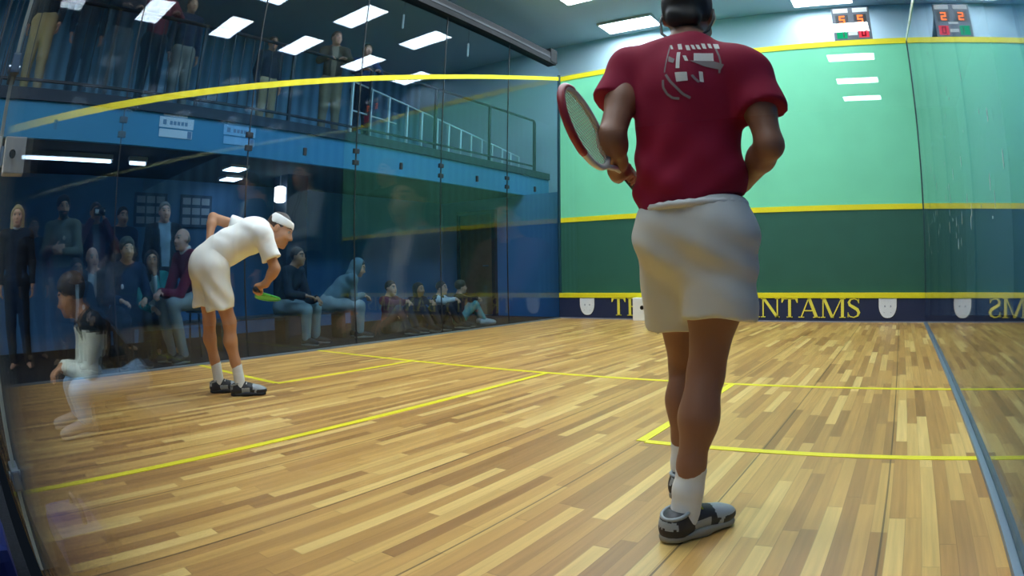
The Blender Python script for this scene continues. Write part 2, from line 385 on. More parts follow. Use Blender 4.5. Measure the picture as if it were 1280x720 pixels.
def build_person(root, J, st, h=.014):
    """body, clothes, hair and shoes of one figure from its joints J and style st"""
    B, zone, H = body_sdf(J, st); s = J.get('s', 1.)
    sk = st.get('skin', 'light'); hc = mat('hair_' + st.get('haircol', '#2a211c'), st.get('haircol', '#2a211c'), .6)
    sobj('body', B, h, [mat('skin_' + sk, SKIN[sk], .5, .35), mat('lips', '#a66a5c', .5), hc, mat('eye_white', '#8f8880', .4), mat('iris', '#1d1714', .3)], root, zone)
    tf = J['tf']; sp = unit(J['chest'] - J['pel']); hw = st.get('bulk', 1.) * s; rt = unit(J['shR'] - J['shL'])
    if st.get('hair'): hair_obj(root, H, st, hc, max(.01, h * .85))
    # trousers
    if st.get('legs'):
        S = SDF(); S.cone(J['pel'] - sp * .02, J['waist'] - sp * .03, .148 * hw, .136 * hw, .04, flat=(tf, .76), cuts=[(J['waist'] - sp * .02, sp)])
        for q in 'LR':
            kn, an = J['knee' + q], J['ank' + q]
            S.cone(J['pel'] * .5 + J['hip' + q] * .5, J['hip' + q], .118 * hw, .108 * s, .05)
            S.cone(J['hip' + q], kn, .108 * s, .076 * s, .045); S.cone(kn, an, .076 * s, .06 * s, .03, cuts=[(an - V(0, 0, .03), unit(an - kn))])
        sobj('trousers', S, h, mat('cloth_' + st['legs'], st['legs'], .85, .2), root, warp=folds(.004, 24, 30, 22))
    # top
    if st.get('top'):
        S = SDF(); hem = J['pel'] - sp * st.get('hem', .03)
        S.cone(hem - sp * .1, J['waist'], .157 * hw, .146 * hw, .05, flat=(tf, .8), cuts=[(hem, -sp)]); S.cone(J['waist'], J['chest'] - sp * .01, .146 * hw, .168 * hw, .05, flat=(tf, .76), cuts=[(hem, -sp)])
        S.cone(J['shL'] * .92 + J['shR'] * .08, J['shL'] * .08 + J['shR'] * .92, .071 * s, .071 * s, .05)
        for q in 'LR':
            o, e, w = J['sh' + q], J['elb' + q], J['wr' + q]
            S.cone(J['neck'] - sp * .012, o, .056 * s, .066 * s, .04)
            S.cone(o, e, .07 * s, .058 * s, .035); S.cone(e, w, .058 * s, .043 * s, .025, cuts=[(w - unit(w - e) * .01, unit(w - e))])
        ms = [mat('cloth_' + st['top'], st['top'], .85, .2)]; fn = None
        if st.get('front'):
            ms.append(mat('cloth_' + st['front'], st['front'], .8, .2)); wd = st.get('frontw', .055); ch = J['chest']
            def fn(p):
                x = (p - ch) @ rt; y = (p - ch) @ tf; z = (p - ch) @ sp; m = np.zeros(len(p), int)
                m[(np.abs(x) < wd * (.6 + .4 * np.clip((z + .3) / .5, 0, 1.3))) & (y > .03)] = 1; return m
        if st.get('sleeves'):
            ms.append(mat('cloth_' + st['sleeves'], st['sleeves'], .8, .2)); old = fn
            def fn(p):
                m = old(p) if old else np.zeros(len(p), int)
                for q in 'LR':
                    o, e, w = J['sh' + q], J['elb' + q], J['wr' + q]
                    for a, b, t0 in ((o, e, .12), (e, w, -1)):
                        ba = b - a; t = ((p - a) @ ba) / (ba @ ba); d = np.linalg.norm(p - a - np.clip(t, 0, 1)[:, None] * ba, axis=1)
                        m[(t > t0) & (d < .085)] = len(ms) - 1
                return m
        nm = st.get('topname', 'jacket'); o = sobj(nm, S, h, ms, root, fn, folds(.004, 22, 26, 24))
        if st.get('hood'):
            r, f, u, c, g, A, P = H; S = SDF()
            if st['hood'] == 'up':
                S.ell(P(0, -.02, .01), np.array((.1, .118, .125)) * g, A, .03, cuts=[(P(0, .05, 0), unit(f * .95 + u * .1))]); S.cone(P(0, -.04, -.07), J['neck'] - tf * .02, .085, .09, .04, cuts=[(P(0, .05, 0), f)])
            else: S.cone(J['neck'] - tf * .06 + rt * .08, J['neck'] - tf * .06 - rt * .08, .05, .05, .03); S.cone(J['neck'] - tf * .05, J['neck'] - tf * .1 - sp * .1, .07, .04, .03)
            sobj('hood', S, h, ms[0], o)
        if st.get('collar'):
            r, f, u, c, g, A, P = H; m = MB(); cc = J['neck'] + sp * .02
            pts = [cc + (rt * math.cos(a) * .062 + tf * math.sin(a) * .06) + sp * (.012 - .03 * max(0, math.sin(a))) for a in [2 * PI * i / 16 for i in range(16)]]
            m.tube([tuple(p) for p in pts], .017, 8, closed=True).done('collar', mat('cloth_' + st['collar'], st['collar'], .8), o, True)
        if st.get('badge'):
            p = J['chest'] + tf * .128 * hw + rt * st['badge'][0] + sp * st['badge'][1]; T = SDF(); T.ell(p, (.02, .012, .028)); sobj('badge', T, .006, mat('badge_white', '#d9dde0'), o)
    if st.get('shoes'):
        for q in 'LR': shoe(root, J['ank' + q], J['foot' + q], J.get('fup' + q, V(0, 0, 1)), mat('shoe_' + st['shoes'], st['shoes'], .6), mat('sole_grey', '#8d8d8a', .7), None, .013)
    return H
def rotx(v, a):
    return V(v[0], v[1] * math.cos(a) + v[2] * math.sin(a), -v[1] * math.sin(a) + v[2] * math.cos(a))  # positive a leans towards +y
def pose(kind='stand', arms='down', h=1.75, lean=0., look=0., nod=0., seat=.45, tuck=.43):
    """joints of a figure facing +y with its base at the origin"""
    s = h / 1.75; J = {'s': s, 'hs': .5 + .5 * s, 'tf': V(0, math.cos(lean), -math.sin(lean))}
    if kind == 'stand': p0 = V(0, 0, .96) * s; up = (.13, .33, .54, .47)
    elif kind == 'sit': p0 = V(0, 0, seat + .11 * s); up = (.13, .33, .53, .46)
    else: p0 = V(0, 0, .13 * s); up = (.13, .33, .53, .46)
    R = lambda x, y, z: p0 + rotx(V(x, y, z) * s, lean)
    J['pel'] = p0; J['waist'] = R(0, .0, up[0]); J['chest'] = R(0, -.008, up[1]); J['neck'] = R(0, -.02, up[2])
    for q, x in (('L', -1), ('R', 1)):
        J['sh' + q] = R(x * .185, -.012, up[3])
        if kind == 'stand':
            J['hip' + q] = p0 + V(x * .088, 0, -.03) * s; J['knee' + q] = V(x * .1, .02, .5) * s; J['ank' + q] = V(x * .11, -.02, .088)
        elif kind == 'sit':
            J['hip' + q] = p0 + V(x * .09, .03, -.01) * s; J['knee' + q] = V(x * .13, .45 * s, seat + .06); J['ank' + q] = V(x * .13, tuck * s, .088)
            J['calfb' + q] = V(0, -1, 0)
        else:
            J['hip' + q] = p0 + V(x * .09, .03, -.01) * s; J['knee' + q] = V(x * .15, .36, .44) * s; J['ank' + q] = V(x * .12, .56, .088 / s) * s; J['calfb' + q] = V(0, -.7, -.7)
        J['foot' + q] = V(x * .2, 1, 0)
    ca, sa = math.cos(look), math.sin(look)
    J['hf'] = unit(V(-sa * math.cos(nod), ca * math.cos(nod), -math.sin(nod))); J['hu'] = V(-sa * math.sin(nod), ca * math.sin(nod), math.cos(nod)) if nod else V(0, 0, 1)
    J['hc'] = J['neck'] + rotx(V(0, .035, .135 * J['hs']), lean * .5)
    for q, x in (('L', -1), ('R', 1)):
        o = J['sh' + q]; a = arms if isinstance(arms, str) else arms[0 if q == 'L' else 1]
        if a == 'down': e = o + V(x * .05, -.03, -.29) * s; w = e + V(x * .0, .07, -.245) * s; d = V(0, .2, -1); n = V(-x, .1, 0)
        elif a == 'crossed': e = o + V(x * .06, .07, -.27) * s; w = e + V(-x * .2, .15, .02 + .02 * x) * s; d = V(-x, -.1, .1); n = V(0, -1, 0)
        elif a == 'face': e = o + V(x * .1, .16, -.2) * s; w = J['hc'] + V(x * .085, .16, -.075); d = V(-x * .25, .1, 1); n = V(-x, -.3, 0)
        elif a == 'rail': e = o + V(x * .07, .17, -.22) * s; w = e + V(-x * .12, .21, -.03) * s; d = V(-x * .6, .7, -.1); n = V(0, -.1, -1)
        elif a == 'lap': e = o + V(x * .07, .09, -.27) * s; w = e + V(-x * .11, .2, -.03) * s; d = V(-x * .4, .8, -.2); n = V(0, 0, -1)
        elif a == 'knees': e = J['knee' + q] + V(0, -.1, .1) * s; w = e + V(-x * .12, .2, .04) * s; d = V(-x * .5, .7, -.4); n = V(-x * .2, -.2, -1)
        elif a == 'chin': e = J['knee' + q] + V(-x * .03, -.08, .1) * s; w = J['hc'] + unit(J['hf']) * .09 - V(0, 0, .15) + V(x * .03, 0, 0); d = V(-x * .2, -.2, 1); n = V(-x * .5, -1, 0)
        elif a == 'out': e = o + V(x * .05, .16, -.23) * s; w = e + V(x * .05, .24, -.05) * s; d = V(0, 1, -.2); n = V(-x * .3, 0, -1)
        elif a == 'head': e = o + V(x * .14, .2, .02) * s; w = J['hc'] + V(x * .1, .02, .02); d = V(-x * .5, -.2, .8); n = V(-x, -.4, 0)
        else: raise ValueError(a)
        J['elb' + q], J['wr' + q], J['hd' + q], J['hn' + q] = e, w, unit(d), unit(n - d * np.dot(n, d) / np.dot(d, d))
        J['curl' + q] = .5
    return J
def spectator(x, y, az, label, st, kind='stand', arms='down', h=1.75, z=0., group=None, **k):
    root = empty('person', (x, y, z), math.radians(az - 90), label=label, cat='person', group=group)
    build_person(root, pose(kind, arms, h, **k), st); return root

# ------------------------------------------------------------------ the setting
W, L, SLN, BX = 6.4, 9.75, 4.234, 1.632
HG, HX = 4.72, 11.3                       # height of the side glass, far hall wall
ZC = 5.87
court = MB().box(0, W, 0, L, -.12, 0).done('floor', plank_mat(), kind='structure')
carpet = mat('dark_carpet', '#23262c', .95, .1, .25, 60)
MB().box(-5.2, -.06, -19.5, HX, -.12, -.002).done('floor_gallery', carpet, kind='structure')
MB().box(-.06, 8.2, -19.5, -.06, -.12, -.002).box(-.06, 8.2, L + .06, HX, -.12, -.002).box(W + .06, 8.2, -.06, L + .06, -.12, -.002).done('floor_surround', carpet, kind='structure')
yel = mat('line_yellow', '#efe52a', .45, .3)
fl = MB(); zt = (-.002, .0025); hw = .026
fl.box(0, W, SLN - hw, SLN + hw, *zt).box(3.2 - hw, 3.2 + hw, .0, SLN - hw, *zt)
for x0, x1 in ((0, BX), (W - BX, W)):
    xi = x1 if x0 == 0 else x0
    fl.box(xi - hw, xi + hw, SLN - BX, SLN - hw, *zt)
    fl.box(x0, x1 - (hw if x0 == 0 else 0), SLN - BX - hw, SLN - BX + hw, *zt) if x0 == 0 else fl.box(x0 + hw, x1, SLN - BX - hw, SLN - BX + hw, *zt)
fl.done('floor_markings', yel, kind='structure')

# front wall: boards, lines, and the glass sheet that covers it
fw = empty('wall_front', (0, L, 0), kind='structure')
MB().box(0, W, .03, .1, .44, 1.745).done('lower_panel', mat('wall_dark_green', '#2d6153', .55, .3, .05, 3), fw)
MB().box(0, W, .03, .1, 1.745, 4.5).done('upper_panel', mat('wall_green', '#7ddfb4', .5, .3, .04, 2), fw)
MB().box(0, W, .018, .034, 1.745, 1.83).done('service_line', yel, fw)
MB().box(0, W, .018, .034, 4.475, 4.57).done('out_line', yel, fw)
g_side = glass('side_glass_tint', (.74, .85, .92), .04); g_back = glass('back_glass_clear', (.985, .99, .99), .04)
# tin
tin = empty('tin', (0, L, 0), label='navy tin board with yellow lettering along the foot of the green front wall', cat='tin')
navy = mat('tin_navy', '#26304f', .5, .3)
MB().box(0, W, -.03, .026, .02, .375).done('board', navy, tin)
MB().box(0, W, -.045, .026, .375, .46, .006).done('top_strip', yel, tin)
MB().box(0, W, -.034, .0, .0, .02).done('bottom_strip', mat('strip_grey', '#8b93a3', .4), tin)
def ring(cx, cy, rx, ry, a0, a1, tx, ty, n=14):
    """a stroke bent round an ellipse, thick where it runs upright and thin where it runs level"""
    o, i = [], []
    for k in range(n + 1):
        a = math.radians(a0 + (a1 - a0) * k / n); c, s = math.cos(a), math.sin(a)
        o.append((cx + rx * c, cy + ry * s)); i.append((cx + (rx - tx) * c, cy + (ry - ty) * s))
    return [[o[k], o[k+1], i[k+1], i[k]] for k in range(n)]
def rect(x0, y0, x1, y1): return [[(x0, y0), (x1, y0), (x1, y1), (x0, y1)]]
def stem(x, y0=0, y1=1, t=.13, s=.075): return rect(x - t/2, y0, x + t/2, y1) + rect(x - t/2 - s, y0, x + t/2 + s, y0 + .045) + rect(x - t/2 - s, y1 - .045, x + t/2 + s, y1)
def diag(x0, y0, x1, y1, t): return [[(x0 - t/2, y0), (x0 + t/2, y0), (x1 + t/2, y1), (x1 - t/2, y1)]]
def serif(x, y, w=.13, t=.045): return rect(x - w, y, x + w, y + t)
def glyph(ch):
    if ch == 'T': return .8, stem(.4) + rect(.03, .94, .77, 1) + [[(.03, .94), (.03, .76), (.07, .76), (.15, .94)], [(.77, .94), (.65, .94), (.73, .76), (.77, .76)]]
    if ch == 'I': return .4, stem(.2)
    if ch == 'R': return .86, stem(.2) + ring(.36, .745, .33, .255, 90, -90, .13, .06) + rect(.2, .94, .36, 1) + rect(.2, .49, .36, .55) + diag(.74, 0, .4, .5, .15) + serif(.76, 0, .1)
    if ch == 'B': return .8, stem(.2) + ring(.36, .755, .27, .245, 90, -90, .13, .055) + ring(.37, .27, .34, .27, 90, -90, .14, .06) + rect(.2, .945, .36, 1) + rect(.2, .49, .38, .54) + rect(.2, 0, .38, .055)
    if ch == 'N': return .98, stem(.17, t=.06) + diag(.82, 0, .2, 1, .15) + stem(.82, t=.06) 
    if ch == 'A': return .96, diag(.12, 0, .46, 1, .055) + diag(.82, 0, .48, 1, .15) + rect(.25, .33, .7, .385) + serif(.13, 0) + serif(.82, 0, .16)
    if ch == 'M': return 1.18, stem(.15, t=.055) + stem(1.02, t=.13) + diag(.57, 0, .19, 1, .14) + diag(.57, 0, .98, 1, .055)
    if ch == 'Y': return .9, stem(.45, 0, .5) + diag(.45, .44, .14, 1, .15) + diag(.45, .44, .78, 1, .06) + serif(.14, .955, .15) + serif(.78, .955, .12)
    if ch == 'S':
        pts = [(.56, .79), (.5, .92), (.36, .972), (.2, .93), (.125, .79), (.17, .65), (.33, .545), (.5, .43), (.575, .27), (.52, .11), (.35, .028), (.17, .07), (.09, .24)]
        wd = [.03, .05, .055, .08, .11, .13, .15, .15, .13, .09, .055, .05, .03]; q = []
        for i in range(len(pts)):
            a = pts[max(i - 1, 0)]; b = pts[min(i + 1, len(pts) - 1)]; d = math.hypot(b[0] - a[0], b[1] - a[1]); nx, ny = -(b[1] - a[1]) / d, (b[0] - a[0]) / d
            q.append(((pts[i][0] + nx * wd[i] / 2, pts[i][1] + ny * wd[i] / 2), (pts[i][0] - nx * wd[i] / 2, pts[i][1] - ny * wd[i] / 2)))
        return .66, [[q[i][0], q[i+1][0], q[i+1][1], q[i][1]] for i in range(len(pts) - 1)] + rect(.55, .74, .585, .97) + rect(.075, .03, .11, .28)
    return .42, []
lt = mat('letter_yellow', '#f3ea57', .5); ld = mat('letter_dark', '#141a1c', .6)
def letters(txt, x0, x1, z0, hgt, parent):
    adv = sum(glyph(c)[0] for c in txt); k = (x1 - x0) / adv; x = x0
    for c in txt:
        a, ps = glyph(c)
        if ps:
            m, d = MB(), MB()
            for p in ps:
                m.prism([(x + u * k, z0 + v * hgt) for u, v in p], lambda u, v, w: (u, -.0305 - .006 * (1 - w), v))
                d.prism([(x + u * k + .014, z0 + v * hgt - .01) for u, v in p], lambda u, v, w: (u, -.0303 - .002 * (1 - w), v))
            o = m.done('letter', lt, parent); d.done('letter_shadow', ld, o)
        x += a * k
letters('TRINITY BANTAMS', 1.05, 5.35, .07, .305, tin)
white = mat('shield_white', '#e8eef2', .5); greyb = mat('shield_grey', '#9aa8b4', .5)
for xc in (.575, 5.785):
    def shp(k, dy): 
        pts = [(-.145, .3), (.145, .3)] + [(.145 * math.cos(a) ** .8, .19 - .19 * math.sin(a) ** 1.15) if math.cos(a) > 0 else (0, 0) for a in [PI / 2 * i / 10 for i in range(11)]] + [(-.145 * math.cos(a) ** .8, .19 - .19 * math.sin(a) ** 1.15) if a > .01 else (-.145, .19) for a in [PI / 2 * (9 - i) / 10 for i in range(10)]]
        return [(xc + x * k, .07 + dy + (y - .15) * k + .15) for x, y in pts]
    s = MB().prism(shp(1.07, 0), lambda u, v, w: (u, -.0305 - .002 * (1 - w), v)).done('shield_border', mat('letter_dark', ''), tin)
    s = MB().prism(shp(1, 0), lambda u, v, w: (u, -.0305 - .006 * (1 - w), v)).done('shield', white, tin)
    for a, b, c, d in ((-.055, -.035, .235, .265), (.04, .06, .235, .265), (-.1, .1, .362, .376), (-.065, -.05, .15, .158), (.045, .06, .15, .158)): MB().box(xc + a, xc + b, -.0385, -.0362, c, d).done('shield_mark', greyb, s)
# hall beyond the front wall
MB().box(-5.2, 8.2, HX, HX + .12, 0, ZC).done('wall_far', mat('hall_blue', '#c4e0f0', .8, .2), kind='structure')
MB().box(-5.3, -5.18, -19.5, HX, 0, ZC).done('wall_gallery', panel_mat('gallery_boarding', '#6a9fc0', 1.1), kind='structure')
MB().box(8.2, 8.32, -19.5, HX, 0, ZC).done('wall_right_outer', mat('outer_navy', '#5b86ad', .8), kind='structure')
MB().box(-5.2, 8.2, -19.62, -19.5, 0, ZC).done('wall_rear', mat('rear_navy', '#26374a', .8), kind='structure')
MB().box(-5.2, 8.2, -19.5, HX, ZC, ZC + .12).done('ceiling', mat('ceiling_grey', '#b4c2cc', .9, .1), kind='structure')
# glass side walls
dk = mat('joint_dark', '#141c24', .5); steel = mat('steel', '#9aa6b2', .3, .5, metal=.7); alu = mat('channel_grey', '#7d8c9c', .4, metal=.4)
def side(name, x, sgn):
    r = empty(name, (x, 0, 0), kind='structure'); n = 6; pw = L / n
    a, b = (-.012, 0) if sgn < 0 else (0, .012)
    for i in range(n): MB().box(a, b, i * pw + (.006 if sgn < 0 else .0005), (i + 1) * pw - (.006 if sgn < 0 else .0005), .0, HG if sgn < 0 else 5.35).done('glass_pane', g_side, r)
    for i in range(1, n) if sgn < 0 else (): MB().box(a - .002, b + .002, i * pw - .006, i * pw + .006, .0, HG).done('joint', dk, r)
    o = .004 * -sgn
    MB().box(min(0, -sgn * .03), max(0, -sgn * .03), 0.02, L - .05, .0, .02, .004).done('floor_channel', alu, r)
    return r
wl = side('wall_left', 0, -1); wr_ = side('wall_right', W, 1)
def fitting(parent, y, z, x=0):
    m = MB(); m.box(x - .024, x + .012, y - .045, y + .045, z - .03, z + .03, .006); m.tube([(x + .012, y - .022, z), (x + .018, y - .022, z)], .012, 10).tube([(x + .012, y + .022, z), (x + .018, y + .022, z)], .012, 10)
    return m.done('clamp', dk, parent)
for i in range(1, 6):
    for z in (2.24, 2.385): fitting(wl, i * L / 6, z)
for y in (.81, 4.06, 5.69, 7.34, 8.95): MB().box(-.02, .01, y - .02, y + .02, 2.24, 2.33, .005).done('clamp', dk, wl)
m = MB(); rs = random.Random(3)
for i in range(70):
    y = rs.uniform(2.0, 9.2); z = abs(rs.gauss(0, .55)) + .95; w_ = rs.uniform(.004, .014); h_ = rs.uniform(.006, .05)
    m.prism([(y + w_ * math.cos(t), z + h_ * math.sin(t)) for t in [PI * k / 4 for k in range(8)]], lambda u, v, w: (W - .0006 - .0006 * w, u, v))
sm = bpy.data.materials.new('scuff'); sm.use_nodes = True; sm.node_tree.nodes['Principled BSDF'].inputs['Base Color'].default_value = (.7, .78, .8, 1); sm.node_tree.nodes['Principled BSDF'].inputs['Alpha'].default_value = .3
m.done('scuff_marks', sm, kind='stuff', label='faint pale ball scuffs and drips scattered on the right glass wall', cat='scuff')
# sloping out line on the left glass
za, zb, hh = 2.146, 4.53, .036
m = MB(); m.prism([(0, za - hh), (L, zb - hh), (L, zb + hh), (0, za + hh)], lambda u, v, w: (.002 + .004 * w, u, v)).done('out_line', yel, wl)
MB().prism([(0, za - hh), (L, zb - hh), (L, zb + hh), (0, za + hh)], lambda u, v, w: (-.002 - .004 * w, u, v)).done('out_line', mat('line_yellow_sheen', '#dfe6b8', .25, .5, coat=.5), wr_)  # yellow line on the right glass, its grazing sheen painted in as a paler colour
MB().box(W - .012, W + .002, L - .02, L + .02, .46, 4.5).done('trim_4', mat('corner_dark', '#17403f', .4), kind='structure')
MB().box(-.02, .02, L - .02, L + .02, 0, 4.6).done('trim_2', mat('corner_teal', '#1f4452', .4), kind='structure')
# beam above the left glass
bm = empty('trim_3', kind='structure')
MB().box(-.09, .09, -.2, 9.5, HG, HG + .22, .01).done('beam', mat('beam_dark', '#12161b', .6, .2), bm)
MB().box(-.1, .1, 9.3, 9.52, HG + .03, HG + .3, .01).done('beam_bracket', mat('beam_dark', ''), bm)
MB().box(.0905, .096, -.2, 9.3, HG + .09, HG + .13).done('beam_strip', mat('beam_grey', '#2a323a', .5, .3), bm)
# back glass wall, the camera looks through it
wb = empty('wall_back', kind='structure')
for x0, x1 in ((0.03, 1.98), (2.0, 4.0), (4.06, W - .02)): MB().box(x0, x1, -.006, .006, .01, 2.2).done('glass_pane', g_back, wb)
MB().box(4.045, 4.06, -.012, .012, .01, 2.2).done('edge_strip', mat('strip_pale', '#b9c4be', .45), wb)
MB().box(3.998, 4.012, -.012, .012, .01, 2.2).done('edge_strip', mat('strip_pale', '#b9c4be', .45), wb)
for z in (.3, 1.45): 
    m = MB(); m.box(3.97, 4.1, -.022, .022, z - .03, z + .03, .006); m.tube([(4.03, -.03, z), (4.03, .03, z)], .014, 12); m.done('hinge', steel, wb)
# balcony
XB, Z0, Z1 = -1.0, 2.36, 2.86
MB().box(-5.18, XB, -3.5, 10.9, Z0 + .03, Z1 - .02).done('balcony_slab', mat('slab_dark', '#2a333d', .9), kind='structure')
MB().box(XB - .02, XB + .05, -3.5, 10.9, Z0, Z1 - .1).done('balcony_fascia', mat('fascia_blue', '#478db4', .7, .2), kind='structure')
MB().box(XB - .05, XB + .08, -3.5, 10.9, Z1 - .1, Z1 + .03).done('balcony_edge', mat('edge_dark', '#22303f', .6), kind='structure')
rl = empty('balcony_railing', (XB, 0, Z1), label='dark metal guard rail with thin bars along the balcony edge', cat='railing')
railm = mat('rail_dark', '#1b2530', .4, .5)
MB().tube([(0, -3, 1.1), (0, 10.4, 1.1), (0, 10.45, 1.05), (0, 10.45, .03)], .024, 10).done('top_rail', railm, rl, True)
MB().box(-.015, .015, -3, 10.4, .12, .15).done('bottom_rail', railm, rl)
for i in range(9): MB().box(-.02, .02, -1.6 + 1.5 * i, -1.56 + 1.5 * i, .03, 1.09).done('post', railm, rl)
for y0 in np.arange(-.45, 4.2, .16): MB().box(-.006, .006, y0, y0 + .012, .15, 1.08).done('bar', railm, rl)
pr = empty('post_rail', (XB - .1, 0, Z1), label='pale rail on white posts stepping down along the balcony behind the left glass', cat='railing')
wp = mat('post_white', '#cfe6ea', .5); ys = [5.64, 6.03, 6.42, 6.84, 7.19, 7.58, 7.88, 8.2, 8.5, 8.81, 9.13, 9.44, 9.73, 10.0]
ztop = lambda y: .87 - (y - 5.64) * .133
for y in ys: MB().box(-.02, .02, y - .016, y + .016, .03, ztop(y)).done('post', wp, pr)
MB().tube([(0, 5.64, ztop(5.64)), (0, 7.19, ztop(7.19)), (0, 10.0, ztop(10.0))], .014, 8).done('top_rail', wp, pr)
MB().tube([(0, 5.64, .42), (0, 6.6, .36)], .012, 8).done('mid_rail', wp, pr)
# banners on the balcony front
ink = mat('banner_ink', '#6d86a8', .7)
for y, col, lab in ((2.66, '#e4ecf4', 'white banner with two printed lines on the blue balcony front, left of its paler twin'), (3.62, '#8fc3ea', 'pale blue banner on the balcony front, right of the white banner')):
    b = empty('banner', (XB + .05, y, 2.6), label=lab, cat='banner', group='banners on the balcony front'); pm = mat('banner_' + col, col, .7)
    MB().box(0.0, .008, -.25, .25, .0, .125).done('strip', pm, b); MB().box(0.0, .008, -.24, .24, -.115, -.02).done('strip', pm, b); MB().box(0, .006, -.2, .15, .135, .16).done('strip', pm, b)
    for y0, y1, z0, z1 in [(-.2, -.15, .03, .09)] + [(-.1 + .055 * i, -.06 + .055 * i, .035, .08) for i in range(5)] + [(.17, .23, -.11, -.025)]: MB().box(.008, .01, y0, y1, z0, z1).done('print', ink, b)
# door at the far end of the gallery and boards on the gallery wall
dr = empty('door_1', (-2.1, 9.85, 0), kind='structure')
MB().box(-3.9, -.12, 10.0, 10.12, 0, Z0).done('wall_end', mat('end_navy', '#5f93c6', .8), kind='structure')
MB().box(-.45, .4, .08, .148, .02, 2.05, .008).done('door_leaf', mat('door_wood', '#8a6a48', .6, .4, .15, 8), dr)
MB().box(-.53, -.45, .06, .148, 0, 2.13).box(.4, .48, .06, .148, 0, 2.13).box(-.45, .4, .06, .148, 2.05, 2.13).done('door_frame', mat('frame_dark', '#1d242c', .6), dr)
MB().tube([(.3, .07, 1.0), (.3, .03, 1.0), (.2, .03, 1.0)], .012, 8).done('door_handle', steel, dr, True)
MB().box(-3.2, -3.1, -3, 10, 0, Z0).done('wall_under_balcony', mat('under_navy', '#5585b4', .8, .2, .1, 2), kind='structure')
for y, lab in ((3.15, 'notice board with rows of pale sheets behind the grey-haired spectator'), (4.0, 'notice board with rows of pale sheets right of the other board, nearest the white player')):
    b = empty('notice_board', (-3.1, y, 1.9), label=lab, cat='notice board', group='notice boards under the balcony')
    MB().box(.0, .03, -.3, .3, -.25, .25, .01).done('board', mat('board_blue', '#2b4a68', .7), b)
    for i in range(3):
        for j in range(3): MB().box(.03, .034, -.26 + .18 * i, -.11 + .18 * i, -.2 + .15 * j, -.1 + .15 * j).done('sheet', mat('sheet_pale', '#9fb6c8', .7), b)
# ------------------------------------------------------------------ lamps
LUM = emit('troffer_light', '#eaf6ff', 27)
def troffer(x, y, lab):
    t = empty('ceiling_light', (x, y, ZC), label=lab, cat='light', group='rectangular ceiling lights')
    m = MB(); m.box(-.6, .6, -.3, -.27, -.05, 0).box(-.6, .6, .27, .3, -.05, 0).box(-.6, -.57, -.27, .27, -.05, 0).box(.57, .6, -.27, .27, -.05, 0).done('frame', mat('lamp_frame', '#c8ced2', .5), t)
    MB().box(-.57, .57, -.27, .27, -.035, -.02).done('diffuser', LUM, t)
rows = ((1.4, 'just inside the back glass'), (3.3, 'above the service boxes'), (5.2, 'above the short line'), (7.1, 'above mid front court'), (9.0, 'nearest the front wall'))
for y, wh in rows:
    for x, nm in ((1.05, 'left'), (2.9, 'middle'), (4.95, 'right')): troffer(x, y, 'white rectangular ceiling light, %s of its row %s' % (nm, wh))
troffer(1.05, 10.75, 'white rectangular ceiling light beyond the front wall, left of the scoreboard')
troffer(4.95, 10.75, 'added white ceiling light beyond the front wall, brightening the wall behind the scoreboard')  # lamp added here to brighten the far hall wall
for y, wh in ((-.6, 'added unseen, nearest'), (-2.6, 'added unseen, second'), (-12.3, 'third'), (-14.25, 'fourth'), (-16.2, 'fifth'), (-18.0, 'farthest')):  # nearer pair added unseen to light the rear spectators; the rest mirror as bars
    troffer(5.17, y, 'ceiling light of the hall behind the back glass, %s of six' % wh)
def tube_lamp(y0, y1, lab):
    t = empty('tube_lamp', (-1.75, (y0 + y1) / 2, Z0), label=lab, cat='light', group='tube lamps under the balcony'); h_ = (y1 - y0) / 2
    MB().box(-.05, .05, -h_, h_, -.03, .03, .006).done('housing', mat('lamp_frame', ''), t)
    MB().tube([(0, -h_ + .02, -.05), (0, h_ - .02, -.05)], .02, 12).done('tube', emit('tube_white', '#eaf4ff', 9), t, True)
tube_lamp(.6, 2.02, 'long white tube lamp under the balcony, left of the short one')
tube_lamp(2.28, 2.56, 'short white tube lamp under the balcony')
for i, (x, y, lab) in enumerate(((-1.8, 4.05, 'bright square ceiling lamp under the balcony, nearer the court'), (-2.6, 4.4, 'bright square ceiling lamp under the balcony, nearer the gallery wall'))):
    t = empty('ceiling_lamp', (x, y, Z0 + .03), label=lab, cat='light'); MB().box(-.16, .16, -.16, .16, -.04, 0, .01).done('housing', mat('lamp_frame', ''), t); MB().box(-.14, .14, -.14, .14, -.05, -.041).done('diffuser', emit('tube_white', ''), t)
t = empty('wall_lamp', (-2.0, 5.0, 2.0), label='bright upright white lamp hanging under the balcony above the bent player', cat='light')
MB().tube([(0, 0, .36), (0, 0, .2)], .012, 8).done('rod', steel, t); MB().tube([(0, 0, .2), (0, 0, .18), (0, 0, -.02), (0, 0, -.04)], .09, 20, taper=[.05, .09, .09, .06]).done('shade', emit('lamp_warm', '#fff4ee', 8), t, True)
MB().box(-2.35, -1.95, 5.1, 5.5, 0, Z0 + .03).done('column_1', mat('column_navy', '#16283c', .8), kind='structure')
for y, za_, lab in ((6.97, 5.1, 'pale rod hanging from the ceiling over the balcony, nearer the rows of lights'), (8.8, 5.05, 'pale rod hanging from the ceiling over the balcony, nearer the dark beam')):
    t = empty('hanging_rod', (-1.5, y, za_), label=lab, cat='rod', group='rods hanging over the balcony')
    MB().tube([(0, 0, 0), (0, 0, .01), (0, 0, .27), (0, 0, .28)], .02, 12, taper=[.012, .02, .02, .012]).done('rod', mat('rod_pale', '#e4f0f5', .5), t, True); MB().tube([(0, 0, .28), (0, 0, ZC - za_)], .003, 6).done('wire', dk, t)
